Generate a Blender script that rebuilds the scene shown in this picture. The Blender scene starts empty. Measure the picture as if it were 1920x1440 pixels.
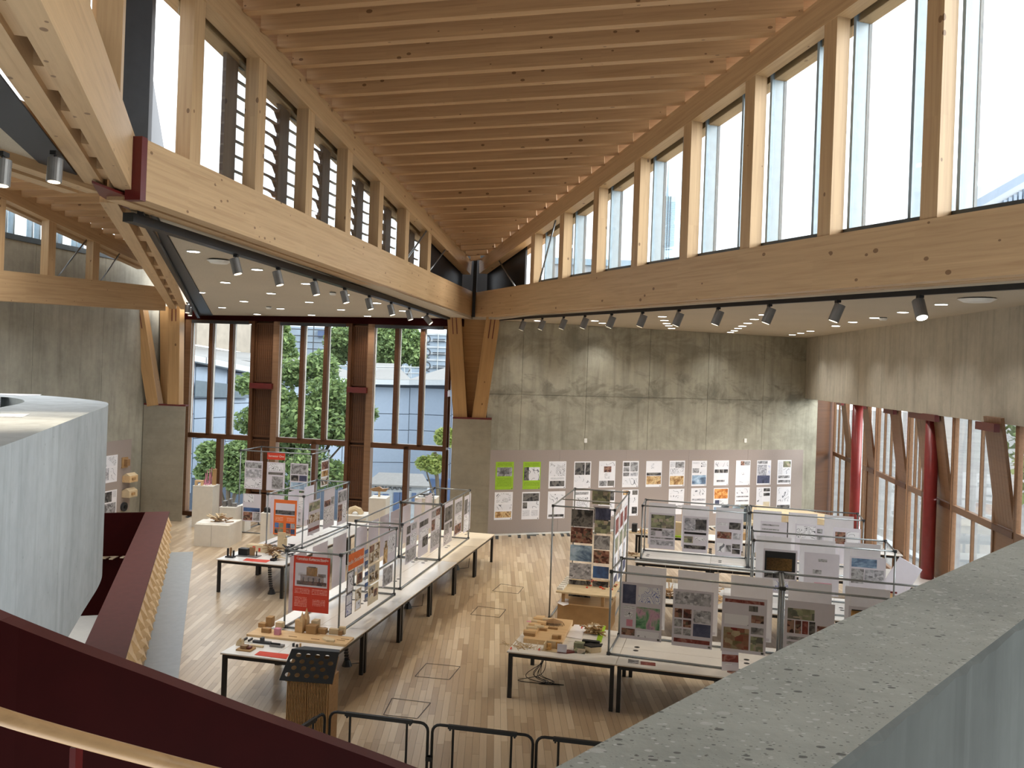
import bpy, bmesh, math, random
from mathutils import Vector, Matrix
random.seed(7)
SC = bpy.context.scene
COL = SC.collection
# ---------------------------------------------------------------- camera, sky, exposure
F = 1640.0; ROLL = math.atan(.036); HGT = 5.2; HY = 690.0
cam_d = bpy.data.cameras.new('camera'); cam = bpy.data.objects.new('camera', cam_d); COL.objects.link(cam)
RT = Vector((math.cos(ROLL), 0, math.sin(ROLL))); UP = Vector((-math.sin(ROLL), 0, math.cos(ROLL))); FW = Vector((0, 1, 0))
CP = Vector((0, 0, HGT))
cam.matrix_world = Matrix(((RT.x, UP.x, -FW.x, CP.x), (RT.y, UP.y, -FW.y, CP.y), (RT.z, UP.z, -FW.z, CP.z), (0, 0, 0, 1)))
cam_d.sensor_width = 36; cam_d.lens = F / 1920 * 36; cam_d.shift_y = -(720 - HY) / 1920
cam_d.clip_start = .05; cam_d.clip_end = 900
SC.camera = cam
SC.view_settings.view_transform = 'Standard'; SC.view_settings.look = 'None'
SC.view_settings.gamma = 1; SC.view_settings.use_curve_mapping = False
SC.view_settings.exposure = 0.68
SC.cycles.use_denoising = True
SC.cycles.max_bounces = 8; SC.cycles.diffuse_bounces = 5; SC.cycles.glossy_bounces = 3
SC.cycles.transparent_max_bounces = 12; SC.cycles.transmission_bounces = 4
SC.cycles.caustics_reflective = False; SC.cycles.caustics_refractive = False
SC.cycles.sample_clamp_indirect = 6
wd = bpy.data.worlds.new('overcast_sky'); SC.world = wd; wd.use_nodes = True
_n = wd.node_tree.nodes; _l = wd.node_tree.links
_bg = _n['Background']; _bg.inputs[1].default_value = 2.2
_tc = _n.new('ShaderNodeTexCoord'); _ns = _n.new('ShaderNodeTexNoise'); _ns.inputs['Scale'].default_value = 2.2; _ns.inputs['Detail'].default_value = 5
_cr = _n.new('ShaderNodeValToRGB'); _cr.color_ramp.elements[0].position = .38; _cr.color_ramp.elements[0].color = (.84, .92, 1, 1)
_cr.color_ramp.elements[1].position = .6; _cr.color_ramp.elements[1].color = (.98, .99, 1, 1)
_l.new(_tc.outputs['Generated'], _ns.inputs['Vector']); _l.new(_ns.outputs['Fac'], _cr.inputs[0]); _l.new(_cr.outputs[0], _bg.inputs[0])
sun_d = bpy.data.lights.new('veiled_sun', 'SUN'); sun_d.energy = 4.6; sun_d.angle = math.radians(45); sun_d.color = (1, .97, .92)
sun = bpy.data.objects.new('veiled_sun', sun_d); COL.objects.link(sun); sun.rotation_euler = Vector((-.88, .30, -.34)).to_track_quat('-Z', 'Y').to_euler()

# ---------------------------------------------------------------- photo pixel -> place
def ray(u, v): return RT * ((u - 960) / F) + UP * ((HY - v) / F) + FW
def onz(u, v, z=0.0):
    d = ray(u, v); return CP + d * ((z - HGT) / d.z)
def at(u, v, y): return CP + ray(u, v) * y
def onvert(u, v, p, az):
    a = math.radians(az); n = Vector((math.cos(a), -math.sin(a), 0)); d = ray(u, v)
    return CP + d * ((Vector(p) - CP).dot(n) / d.dot(n))
def adir(az): a = math.radians(az); return Vector((math.sin(a), math.cos(a), 0))
def aright(az): a = math.radians(az); return Vector((math.cos(a), -math.sin(a), 0))

# ---------------------------------------------------------------- mesh helpers
class MB:
    def __init__(s): s.v = []; s.f = []; s.m = []; s.M = None
    def add(s, pts, faces, mat=0, M=None):
        b = len(s.v)
        for p in pts:
            p = Vector(p)
            if M is not None: p = M @ p
            s.v.append(p)
        for f in faces: s.f.append([b + i for i in f]); s.m.append(mat)
        return s
    def box(s, x0, x1, y0, y1, z0, z1, mat=0, M=None):
        return s.add([(x0, y0, z0), (x1, y0, z0), (x1, y1, z0), (x0, y1, z0), (x0, y0, z1), (x1, y0, z1), (x1, y1, z1), (x0, y1, z1)],
                     [(3, 2, 1, 0), (4, 5, 6, 7), (0, 1, 5, 4), (1, 2, 6, 5), (2, 3, 7, 6), (3, 0, 4, 7)], mat, M)
    def quad(s, a, b, c, d, mat=0): return s.add([a, b, c, d], [(0, 1, 2, 3)], mat)
    def prism(s, pts, vec, mat=0):
        n = len(pts); vec = Vector(vec); q = [Vector(p) for p in pts] + [Vector(p) + vec for p in pts]
        f = [tuple(range(n))[::-1], tuple(range(n, 2 * n))] + [(i, (i + 1) % n, n + (i + 1) % n, n + i) for i in range(n)]
        return s.add(q, f, mat)
    def tube(s, pts, r, n=6, mat=0, caps=True, r2=None):
        pts = [Vector(p) for p in pts]; k = len(pts); rings = []; b = len(s.v)
        for i, p in enumerate(pts):
            t = (pts[min(i + 1, k - 1)] - pts[max(i - 1, 0)]).normalized()
            a = t.orthogonal().normalized() if i == 0 else (a - t * a.dot(t)).normalized()
            c = t.cross(a); rr = r if r2 is None else r + (r2 - r) * i / max(1, k - 1)
            for j in range(n):
                w = 2 * math.pi * j / n; s.v.append(p + (a * math.cos(w) + c * math.sin(w)) * rr)
        for i in range(k - 1):
            for j in range(n):
                s.f.append([b + i * n + j, b + i * n + (j + 1) % n, b + (i + 1) * n + (j + 1) % n, b + (i + 1) * n + j]); s.m.append(mat)
        if caps:
            s.f.append([b + j for j in range(n)][::-1]); s.m.append(mat)
            s.f.append([b + (k - 1) * n + j for j in range(n)]); s.m.append(mat)
        return s
    def disc(s, c, r, n=12, mat=0, nz=1, ry=None):
        c = Vector(c); ry = ry or r
        pts = [c + Vector((math.cos(2 * math.pi * i / n) * r, math.sin(2 * math.pi * i / n) * ry, 0)) for i in range(n)]
        return s.add(pts, [tuple(range(n)) if nz > 0 else tuple(range(n))[::-1]], mat)
    def mesh(s, name, mats):
        me = bpy.data.meshes.new(name); me.from_pydata([tuple(p) for p in s.v], [], s.f)
        for m in (mats if isinstance(mats, (list, tuple)) else [mats]): me.materials.append(m)
        if any(s.m): me.polygons.foreach_set('material_index', s.m)
        me.update(); return me
    def build(s, name, mats, parent=None, smooth=False, M=None):
        me = s.mesh(name, mats)
        if smooth: me.polygons.foreach_set('use_smooth', [True] * len(me.polygons))
        return link(name, me, parent, M)
def link(name, me, parent=None, M=None):
    o = bpy.data.objects.new(name, me); COL.objects.link(o)
    if parent is not None: o.parent = parent
    if M is not None: o.matrix_local = M
    return o
def tag(o, label=None, cat=None, group=None, kind=None):
    if label: o['label'] = label
    if cat: o['category'] = cat
    if group: o['group'] = group
    if kind: o['kind'] = kind
    return o
def thing(name, label, cat, loc=(0, 0, 0), rz=0, group=None, kind=None):
    o = bpy.data.objects.new(name, None); COL.objects.link(o); o.empty_display_size = .1
    o.location = loc; o.rotation_euler = (0, 0, rz)
    return tag(o, label, cat, group, kind)
def frame_matrix(p0, p1, up=Vector((0, 0, 1))):
    "local X along p0->p1, Y horizontal to the left of travel, Z up"
    x = (Vector(p1) - Vector(p0)).normalized(); y = up.cross(x)
    y = y.normalized() if y.length > 1e-5 else Vector((0, 1, 0)); z = x.cross(y)
    return Matrix(((x.x, y.x, z.x, p0[0]), (x.y, y.y, z.y, p0[1]), (x.z, y.z, z.z, p0[2]), (0, 0, 0, 1)))
def member(name, p0, p1, y0, y1, z0, z1, mat, parent=None, up=Vector((0, 0, 1)), bev=.004):
    "a straight timber: box from p0 to p1, section y0..y1 / z0..z1 in its own frame (grain runs along local X)"
    L = (Vector(p1) - Vector(p0)).length
    m = MB().box(0, L, y0, y1, z0, z1)
    return m.build(name, mat, parent, M=frame_matrix(Vector(p0), Vector(p1), up))

# ---------------------------------------------------------------- materials
class NT:
    def __init__(s, name):
        s.m = bpy.data.materials.new(name); s.m.use_nodes = True; s.n = s.m.node_tree.nodes; s.l = s.m.node_tree.links
        s.b = s.n['Principled BSDF']; s.out = s.n['Material Output']
    def new(s, t, **k):
        n = s.n.new('ShaderNode' + t)
        for a, v in k.items():
            if a in n.inputs: s.set(n.inputs[a], v)
            else: setattr(n, a, v)
        return n
    def set(s, sock, v):
        if isinstance(v, bpy.types.NodeSocket): s.l.new(v, sock)
        elif isinstance(v, (int, float)) and hasattr(sock.default_value, '__len__'): sock.default_value = (v,) * len(sock.default_value)
        elif hasattr(v, '__len__') and hasattr(sock.default_value, '__len__') and len(v) == 3 and len(sock.default_value) == 4: sock.default_value = (*v, 1)
        else: sock.default_value = v
    def coord(s, kind='Object', scale=(1, 1, 1), loc=(0, 0, 0), rnd=0):
        t = s.new('TexCoord'); mp = s.new('Mapping'); mp.inputs['Scale'].default_value = scale; mp.inputs['Location'].default_value = loc
        src = t.outputs[kind]
        if rnd:
            oi = s.new('ObjectInfo'); mu = s.new('Math', operation='MULTIPLY'); s.l.new(oi.outputs['Random'], mu.inputs[0]); mu.inputs[1].default_value = rnd
            ad = s.new('VectorMath', operation='ADD'); s.l.new(src, ad.inputs[0]); s.l.new(mu.outputs[0], ad.inputs[1]); src = ad.outputs[0]
        s.l.new(src, mp.inputs['Vector']); return mp.outputs[0]
    def noise(s, vec, scale=5, detail=4, rough=.5, dist=0):
        n = s.new('TexNoise', Scale=scale, Detail=detail, Roughness=rough, Distortion=dist); s.l.new(vec, n.inputs['Vector']); return n.outputs['Fac']
    def ramp(s, fac, *stops):
        r = s.new('ValToRGB'); e = r.color_ramp.elements
        while len(e) < len(stops): e.new(.5)
        for i, (p, c) in enumerate(stops):
            e[i].position = p; e[i].color = (*c, 1) if hasattr(c, '__len__') else (c, c, c, 1)
        s.l.new(fac, r.inputs[0]); return r.outputs[0]
    def mix(s, fac, a, b, mode='MIX'):
        n = s.new('MixRGB', blend_type=mode)
        for i, v in enumerate((fac, a, b)):
            s.set(n.inputs[i], v)
        return n.outputs[0]
    def math(s, op, a, b=0.0):
        n = s.new('Math', operation=op); s.set(n.inputs[0], a); s.set(n.inputs[1], b); return n.outputs[0]
    def fin(s, col, rough=.5, metal=0, bump=None, bs=.2, spec=.4, bd=.01):
        s.set(s.b.inputs['Base Color'], col); s.set(s.b.inputs['Roughness'], rough); s.set(s.b.inputs['Metallic'], metal)
        s.b.inputs['Specular IOR Level'].default_value = spec
        if bump is not None:
            b = s.new('Bump', Strength=bs, Distance=bd); s.l.new(bump, b.inputs['Height']); s.l.new(b.outputs[0], s.b.inputs['Normal'])
        return s.m
def srgb(r, g, b):
    f = lambda c: (c / 255 / 12.92) if c <= 10 else ((c / 255 + .055) / 1.055) ** 2.4
    return (f(r), f(g), f(b))
def mix3(a, b, t): return tuple(x + (y - x) * t for x, y in zip(a, b))
def plain(name, rgb, rough=.5, metal=0, spec=.4, var=.08, scale=8):
    "single colour with slight procedural mottling"
    t = NT(name); c = t.coord('Object', rnd=9); n = t.noise(c, scale, 3)
    return t.fin(t.ramp(n, (.3, tuple(x * (1 - var) for x in rgb)), (.7, tuple(min(1, x * (1 + var)) for x in rgb))), rough, metal, spec=spec)
def glow(name, rgb, st):
    t = NT(name); t.set(t.b.inputs['Base Color'], (.8, .8, .8)); t.set(t.b.inputs['Emission Color'], rgb); t.b.inputs['Emission Strength'].default_value = st
    return t.m
def timber(name, base, dark, knots=.5, gl=True, rough=.45, ks=(6, 9, 9), lam=22):
    t = NT(name); c = t.coord('Object', (.35, 9, 9), rnd=31); g = t.noise(c, 2.2, 5, .6, .6)
    col = t.ramp(g, (.25, mix3(base, dark, .33)), (.5, base), (.75, tuple(min(1, x * 1.1) for x in base)))
    if gl:   # laminations: each layer a slightly different tone, with finger-jointed lengths
        c2 = t.coord('Object', (.55, lam * .5, lam), rnd=17); sn = t.new('VectorMath', operation='FLOOR'); t.l.new(c2, sn.inputs[0])
        w = t.new('TexWhiteNoise'); t.l.new(sn.outputs[0], w.inputs['Vector'])
        col = t.mix(.5, col, t.ramp(w.outputs['Value'], (0, (.84, .82, .80)), (1, (1.0, 1.0, 1.0))), 'MULTIPLY')
    if knots:
        c3 = t.coord('Object', ks, rnd=13); v = t.new('TexVoronoi', Scale=1.0); t.l.new(c3, v.inputs['Vector'])
        rv = t.new('SeparateColor'); t.l.new(v.outputs['Color'], rv.inputs[0])
        th = t.math('MULTIPLY', t.math('GREATER_THAN', rv.outputs[0], 1 - knots), t.math('MULTIPLY', t.math('POWER', rv.outputs[1], 1.2), .30))
        k = t.math('LESS_THAN', v.outputs['Distance'], th)
        col = t.mix(t.math('MULTIPLY', k, .75), col, mix3(dark, (.03, .015, .01), .55))
    return t.fin(col, rough, bump=g, bs=.05, spec=.3)
def concrete(name, base, stain=.45, streak=.5, scale=1.0, spots=0, rough=.75, kind='Object', horiz=False, bump=.15, band=None):
    t = NT(name); c = t.coord(kind); n1 = t.noise(c, .55 * scale, 6, .62); n2 = t.noise(c, 6 * scale, 6, .6)
    cs = t.coord(kind, (.25, .25, 2.2) if horiz else (2.4, 2.4, .22)); n3 = t.noise(cs, 1.5 * scale, 6, .65, .5)
    dk = tuple(x * (1 - stain) for x in base)
    col = t.ramp(n1, (.32, mix3(base, dk, .8)), (.55, base), (.75, tuple(min(1, x * 1.12) for x in base)))
    col = t.mix(streak, col, t.ramp(n3, (.3, .62), (.52, 1.0), (.7, 1.08)), 'MULTIPLY')
    col = t.mix(.5, col, t.ramp(n2, (.3, .84), (.6, 1.04)), 'MULTIPLY')
    if band:   # water stains left by the casting joint: blotches around that height and runs below the top, mixed with painted shade
        sx = t.new('SeparateXYZ'); t.l.new(t.new('TexCoord').outputs[kind], sx.inputs[0])
        for zc_, zw_, sc_, am_ in band:
            dist = t.math('DIVIDE', t.math('ABSOLUTE', t.math('SUBTRACT', sx.outputs[2], zc_)), zw_)
            nb = t.noise(t.coord(kind, (1, 1, 1.7), loc=(zc_ * 3, 0, 0)), sc_, 7, .7, .8)
            mk = t.ramp(t.math('SUBTRACT', nb, t.math('MULTIPLY', dist, .22)), (.40, 0.0), (.56, 1.0))
            col = t.mix(t.math('MULTIPLY', mk, am_), col, tuple(x * .34 for x in base))
    vo = t.new('TexVoronoi', Scale=9 * scale); t.l.new(c, vo.inputs['Vector'])
    pc = t.new('SeparateColor'); t.l.new(vo.outputs['Color'], pc.inputs[0])
    pore = t.math('LESS_THAN', vo.outputs['Distance'], t.math('MULTIPLY', t.math('GREATER_THAN', pc.outputs[0], .8), .09))
    col = t.mix(t.math('MULTIPLY', pore, .6), col, tuple(x * .4 for x in base))
    if spots:
        for sc_, th_, cc in ((60, .6, (.66, .68, .67)), (44, .84, (.07, .07, .07)), (24, .8, (.58, .6, .58)), (120, .7, (.12, .12, .11))):
            vv = t.new('TexVoronoi', Scale=sc_ * spots); t.l.new(t.coord(kind, (1, 1.6, 1), loc=(sc_, 0, 0)), vv.inputs['Vector'])
            ps = t.new('SeparateColor'); t.l.new(vv.outputs['Color'], ps.inputs[0])
            sp = t.math('LESS_THAN', vv.outputs['Distance'], t.math('MULTIPLY', t.math('GREATER_THAN', ps.outputs[0], th_), t.math('MULTIPLY', ps.outputs[1], .42)))
            col = t.mix(t.math('MULTIPLY', sp, .7), col, cc)
    return t.fin(col, rough, bump=n2, bs=bump, spec=.25)
M_ = {}
M_['pine'] = timber('spruce_glulam', srgb(196, 164, 124), srgb(140, 98, 60), .16)
M_['pine_deep'] = timber('spruce_rafter', srgb(186, 150, 110), srgb(126, 84, 48), .2, ks=(6, 10, 10))
M_['column_timber'] = timber('oiled_spruce_column', srgb(184, 144, 96), srgb(128, 86, 48), .05)
M_['walnut'] = timber('brown_hardwood', srgb(90, 58, 36), srgb(50, 28, 16), 0, gl=False, rough=.4)
M_['hardwood_light'] = timber('brown_hardwood_frame', srgb(132, 100, 74), srgb(84, 56, 36), 0, gl=False, rough=.4)
M_['conc_back'] = concrete('board_marked_concrete', srgb(172, 167, 150), .35, .7, band=((4.45, .9, 1.1, .62), (6.1, 1.0, .8, .45), (3.1, 1.4, .9, .25)))  # highest band: stain runs plus shade painted along the wall top
M_['conc_right'] = concrete('smooth_grey_concrete', srgb(186, 178, 162), .22, .55)
M_['conc_left'] = concrete('left_wall_concrete', srgb(170, 166, 152), .35, .6)
M_['conc_pier'] = concrete('pier_concrete', srgb(150, 142, 126), .22, .3, horiz=True)
M_['conc_drum'] = concrete('pale_drum_concrete', srgb(180, 186, 189), .2, .6)
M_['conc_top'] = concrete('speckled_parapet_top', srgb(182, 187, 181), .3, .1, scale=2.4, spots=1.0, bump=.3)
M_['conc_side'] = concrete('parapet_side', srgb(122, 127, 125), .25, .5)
M_['steel_red'] = plain('oxide_red_steel', srgb(96, 30, 28), .32, spec=.5)
M_['red_dark'] = plain('dark_red_lacquer', srgb(40, 5, 4), .6, spec=.05)
M_['red_cap'] = plain('red_brown_capping', srgb(84, 46, 42), .6, spec=.2)
M_['red_col'] = plain('red_column_paint', srgb(134, 46, 44), .35)
M_['oak_rail'] = timber('oak_handrail', srgb(186, 150, 108), srgb(120, 86, 54), 0, gl=False, rough=.35)
M_['black'] = plain('black_powder_coat', (.012, .012, .013), .4)
M_['dark_grey'] = plain('dark_grey_metal', srgb(52, 54, 58), .45)
M_['louvre'] = plain('charcoal_louvre', srgb(56, 58, 62), .5)
M_['frame_blue'] = plain('blue_grey_aluminium', srgb(150, 170, 184), .4, spec=.5)
M_['frame_dark'] = plain('slate_aluminium', srgb(84, 94, 102), .4)
M_['galv'] = plain('galvanised_tube', srgb(142, 146, 148), .38, .75, scale=40)
M_['white'] = plain('white_paint', srgb(226, 224, 218), .5, var=.03)
M_['plinth'] = plain('white_plinth_paint', srgb(214, 208, 196), .55, var=.03)
M_['table_white'] = plain('white_laminate', srgb(228, 226, 222), .28, spec=.5, var=.02)
M_['table_birch'] = timber('pale_birch_laminate', srgb(224, 214, 196), srgb(196, 176, 146), 0, gl=False, rough=.35)  # beige paints in the reflection on white table tops
M_['ply'] = timber('birch_plywood', srgb(214, 182, 138), srgb(170, 128, 82), 0, gl=False)
M_['ply_edge'] = timber('plywood_edge', srgb(150, 118, 84), srgb(90, 62, 40), 0)
M_['card'] = plain('brown_cardboard', srgb(168, 134, 92), .8)
M_['card_light'] = plain('pale_card', srgb(206, 186, 152), .8)
M_['paper'] = plain('white_paper', srgb(232, 231, 236), .7, var=.02)
M_['felt'] = plain('mushroom_grey_felt', srgb(158, 146, 140), .9, var=.04, scale=60)
M_['grey_floor'] = plain('grey_lino_strip', srgb(150, 156, 160), .5, var=.05)
M_['spot_grey'] = plain('spot_body_grey', srgb(120, 118, 116), .4, .3)
M_['green'] = plain('lime_green_print', srgb(150, 190, 40), .6)
M_['orange'] = plain('orange_print', srgb(222, 110, 50), .6)
M_['redprint'] = plain('vermilion_print', srgb(204, 66, 46), .6)
M_['led'] = glow('downlight_lens', (1, .98, .94), 9)
M_['led_warm'] = glow('spot_lens', (1, .86, .62), 2.6)
M_['led_spot'] = glow('bright_spot_lens', (1, .93, .8), 40)
def _glass():
    t = NT('clear_glass'); t.n.remove(t.b)
    tr = t.new('BsdfTransparent'); tr.inputs[0].default_value = (.93, .96, .97, 1); gl = t.new('BsdfGlossy', Roughness=.02); mx = t.new('MixShader')
    fr = t.new('Fresnel', IOR=1.45); t.l.new(t.math('MULTIPLY', fr.outputs[0], .4), mx.inputs[0]); t.l.new(tr.outputs[0], mx.inputs[1]); t.l.new(gl.outputs[0], mx.inputs[2])
    t.l.new(mx.outputs[0], t.out.inputs[0]); return t.m
M_['glass'] = _glass()
# ================================================================ large structure
PI = math.pi
V = Vector
# ---- key lines of the building (metres, camera stands at x=0,y=0)
OL = at(885.3, 592.8, 26.8); OR_ = at(889.4, 594, 26.8)            # apex ends of the two big beams, inner bottom corners
dL = -ray(1300, 740); dR = -ray(353, 636)
NL = OL + dL * ((26.8 - 10.81) / 1.0)                                # near end of the left beam
def on_R(y): return OR_ + dR * (26.8 - y)
def chordL(y):
    a = V((-4.06, 13.44, 9.86)); b = V((-1.98, 23.45, 8.42)); t = (y - a.y) / (b.y - a.y); return a + (b - a) * t
def chordR(y):
    a = V((3.65, 13.72, 9.94)); b = V((-.04, 23.66, 8.45)); t = (y - a.y) / (b.y - a.y); return a + (b - a) * t
AZL, AZR, AZF, AZW, AZB = 11.77, -20.36, 68.4, -78.5, 5.26
FW0 = onz(960, 1003.3); fdir = adir(AZF); fnorm = aright(AZF)       # far wall: fnorm points towards the hall
fw = lambda u, v: onvert(u, v, FW0, AZF)
ZC = 6.65
WB = onz(355, 965); wdir = -adir(AZW); ww = lambda u, v: onvert(u, v, WB, AZW)

# ---- floor: slab plus boards
_bf, _bn = onz(318, 959, 1.11), onz(231.5, 1245, 1.11); _bd = (_bn - _bf); _bd.z = 0; _bd.normalize(); _bo = V((_bd.y, -_bd.x, 0)); _bo = _bo if _bo.x < 0 else -_bo
_h = [_bf + _bd * 17 + _bo * .5, _bf + _bo * .5, _bf + _bo * 5.2]
poly = [(p.x, p.y) for p in _h] + [(-12.9, 23.0), (-11.6, 29.0), (-1.5, 27.0), (-.9, 26.75), (11.05, 31.5), (12.2, 32.9), (9.1, 15.3), (7.2, 3)]
def inside(x, y):
    c = False; j = len(poly) - 1
    for i in range(len(poly)):
        (xi, yi), (xj, yj) = poly[i], poly[j]
        if (yi > y) != (yj > y) and x < (xj - xi) * (y - yi) / (yj - yi) + xi: c = not c
        j = i
    return c
fl = MB().prism([(x, y, -.30) for x, y in poly], (0, 0, .278)).build('floor', M_['dark_grey'])
tag(fl, 'pale oak strip floor of the exhibition hall', None, None, 'structure')
def _oak():
    t = NT('pale_oak_strip'); at_ = t.new('Attribute', attribute_name='tone'); oi = t.new('ObjectInfo')
    fr = t.math('FRACT', t.math('ADD', at_.outputs['Fac'], oi.outputs['Random']))
    c = t.coord('Object', (14, 1.1, 1), rnd=23); g = t.noise(c, 2.0, 4, .6, .4)
    col = t.ramp(fr, (0, srgb(164, 143, 118)), (.4, srgb(180, 160, 133)), (.75, srgb(191, 172, 146)), (1, srgb(206, 189, 164)))
    col = t.mix(.5, col, t.ramp(g, (.3, .86), (.7, 1.04)), 'MULTIPLY')
    return t.fin(col, .28, bump=g, bs=.03, spec=.5)
M_['oak'] = _oak()
AZP = -1.0; pd = adir(AZP); pr = aright(AZP); PW = .098
cand = []
rng = random.Random(3)
for i in range(-140, 136):
    y = 6.2 + rng.random() * 1.1
    while y < 33:
        L = rng.choice((.7, .9, 1.0, 1.1, 1.25, 1.4)); p = pr * (i * PW) + pd * (y + L / 2)
        if inside(p.x, p.y): cand.append((p.x, p.y, L, rng.random()))
        y += L
def px(p):
    d = V(p) - CP; return 960 + F * d.dot(RT) / d.y, HY - F * d.dot(UP) / d.y
def openfloor(x, y):
    u, v = px((x, y, 0)); return 640 < u < 1120 and 1080 < v < 1440 and (v < 1440 - .49 * (u - 1040) - 12) and v < 1160 + .37 * (u - 0) + 5
near = sorted([c for c in cand if openfloor(c[0], c[1])], key=lambda c: c[1])[:300]
nearset = set(near)
RZP = math.radians(-AZP)
pmesh = {}
for x, y, L, tn in near:
    if L not in pmesh:
        pmesh[L] = MB().box(-PW / 2 + .0012, PW / 2 - .0012, -L / 2 + .0012, L / 2 - .0012, -.021, 0).mesh('plank', M_['oak'])
    o = link('plank', pmesh[L], fl); o.location = (x, y, 0); o.rotation_euler = (0, 0, RZP)
mb = MB(); tone = []
Rm = Matrix.Rotation(RZP, 4, 'Z')
for c in cand:
    if c in nearset: continue
    x, y, L, tn = c
    mb.box(-PW / 2 + .0012, PW / 2 - .0012, -L / 2 + .0012, L / 2 - .0012, -.021, 0, 0, Matrix.Translation((x, y, 0)) @ Rm); tone += [tn] * 6
o = mb.build('floor_boards', M_['oak'], fl); o['kind'] = 'stuff'
o.data.attributes.new('tone', 'FLOAT', 'FACE').data.foreach_set('value', tone)
# floor box covers let into the boards
for q in ([(939.5, 1095), (981, 1101), (971, 1113), (924, 1108)], [(897, 1137), (948, 1143), (936, 1157.5), (883, 1152)], [(800, 1244), (862, 1250), (842, 1274), (779, 1268)], [(735.5, 1309.5), (806.5, 1318), (782, 1347), (720, 1340)]):
    m = MB(); P = [onz(u, v, .002) for u, v in q]
    for i in range(4):
        a, b = P[i], P[(i + 1) % 4]; n = V((0, 0, 1)).cross(b - a).normalized() * .012
        m.prism([a, b, b + n, a + n], (0, 0, .003))
    tag(m.build('floor_box_lid', M_['dark_grey']), 'thin metal outline of a floor box lid in the oak floor, %s' % ('furthest away', 'second furthest', 'third from the wall', 'nearest the black barriers')[len([o for o in bpy.data.objects if o.name.startswith('floor_box_lid')]) - 1], 'floor lid', 'floor box lids')

# ---- far wall: concrete panels with recessed joints
wb = MB(); e0 = FW0 + fdir * -1.0; e1 = V((11.07, 31.55, 0))
LW = (e1 - e0).dot(fdir)
Mf = Matrix(((fdir.x, fnorm.x, 0, e0.x), (fdir.y, fnorm.y, 0, e0.y), (0, 0, 1, 0), (0, 0, 0, 1)))   # local: x along wall, -y behind (y<0), +y to the hall
wall = wb.box(.02, LW, -.35, -.02, -.3, ZC + .12).build('wall_back', M_['conc_back'], M=Mf); tag(wall, 'tall stained board-marked concrete wall at the far side of the hall', kind='structure')
xs = [.02, 1.15, 3.4, 5.7, 8.0, 10.3, LW]
for (z0, z1) in ((0, 4.38), (4.38, ZC)):
    for a, b in zip(xs, xs[1:]):
        MB().box(a + .006, b - .006, -.03, 0, z0 + .006, z1 - .006).build('concrete_panel', M_['conc_back'], wall)
for u in (1097.5, 1397):
    p = fw(u, 826); s = (p - e0).dot(fdir); m = MB().box(s - .05, s + .05, .0, .03, p.z - .07, p.z + .07).build('wall_socket', M_['white'], M=Mf)
    tag(m, 'small white box on the concrete wall above the %s posters' % ('left' if u < 1200 else 'right'), 'wall box', 'wall boxes')
a, b = (fw(917, 843) - e0).dot(fdir), (fw(1506, 844.5) - e0).dot(fdir)
m = MB()
bw = (b - a) / 5
board = MB().box(a, b, .0, .012, .06, 2.65).build('pin_board', M_['felt'], M=Mf); tag(board, 'long mushroom grey felt pin board on the far concrete wall', 'pin board')
for i in range(5): MB().box(a + i * bw + .003, a + (i + 1) * bw - .003, .012, .02, .06, 2.65).build('felt_panel', M_['felt'], board)
tag(MB().box(a - .4, b + .5, 0, .015, 0, .055).build('baseboard_back', M_['white'], M=Mf), kind='structure')
BOARD_A = a
# ---- right bulkhead
B0 = V((10.52, 31.33, 0)); bdir = -adir(AZB); brt = -aright(AZB)   # runs towards the camera; brt points into hall... left of it
Mb = Matrix(((bdir.x, aright(AZB).x, 0, B0.x), (bdir.y, aright(AZB).y, 0, B0.y), (0, 0, 1, 0), (0, 0, 0, 1)))        # local x towards camera, y outwards
bk = MB().box(-.5, 27.4, .02, .5, 4.49, ZC + .3).build('wall_right_upper', M_['conc_right'], M=Mb); tag(bk, 'plain grey concrete bulkhead above the right hand windows', kind='structure')
xs = [-.4, 2.9, 6.2, 9.5, 12.8, 16.1, 19.4, 22.7]
for a, b in zip(xs, xs[1:]): MB().box(a + .005, b - .005, 0, .03, 4.49, ZC).build('concrete_panel', M_['conc_right'], bk)
# ---- window wall on the right (timber curtain wall under the bulkhead)
ZT = 2.5
RW = [onz(u, v, ZT) for u, v in ((1562, 849), (1597, 863), (1641, 884), (1702, 912), (1787, 951), (1869, 989))]
rdir = (RW[5] - RW[0]); rdir.z = 0; rdir.normalize(); rout = V((-rdir.y, rdir.x, 0)); rout = rout if rout.x > 0 else -rout
R0 = V((RW[0].x, RW[0].y, 0))
Mr = Matrix(((rdir.x, rout.x, 0, R0.x), (rdir.y, rout.y, 0, R0.y), (0, 0, 1, 0), (0, 0, 0, 1)))
def rpos(u, v=900):
    "distance along the right window wall of the pixel column u"
    n = rout; d = ray(u, v); t = (R0 - CP).dot(n) / d.dot(n); return ((CP + d * t) - R0).dot(rdir)
def rail(name, x0, x1, y0, y1, z0, z1, par, mat='hardwood_light', M=None): return MB().box(x0, x1, y0, y1, z0, z1).build(name, M_[mat], par)
ZTOP = 4.9
bays = [(1562, 1586, 1597), (1619, 1627, 1641), (1645, 1682, 1702), (1706, 1733, 1787), (1791, 1868, 1908), (1912, 1985, 2040)]
k = 0
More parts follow.
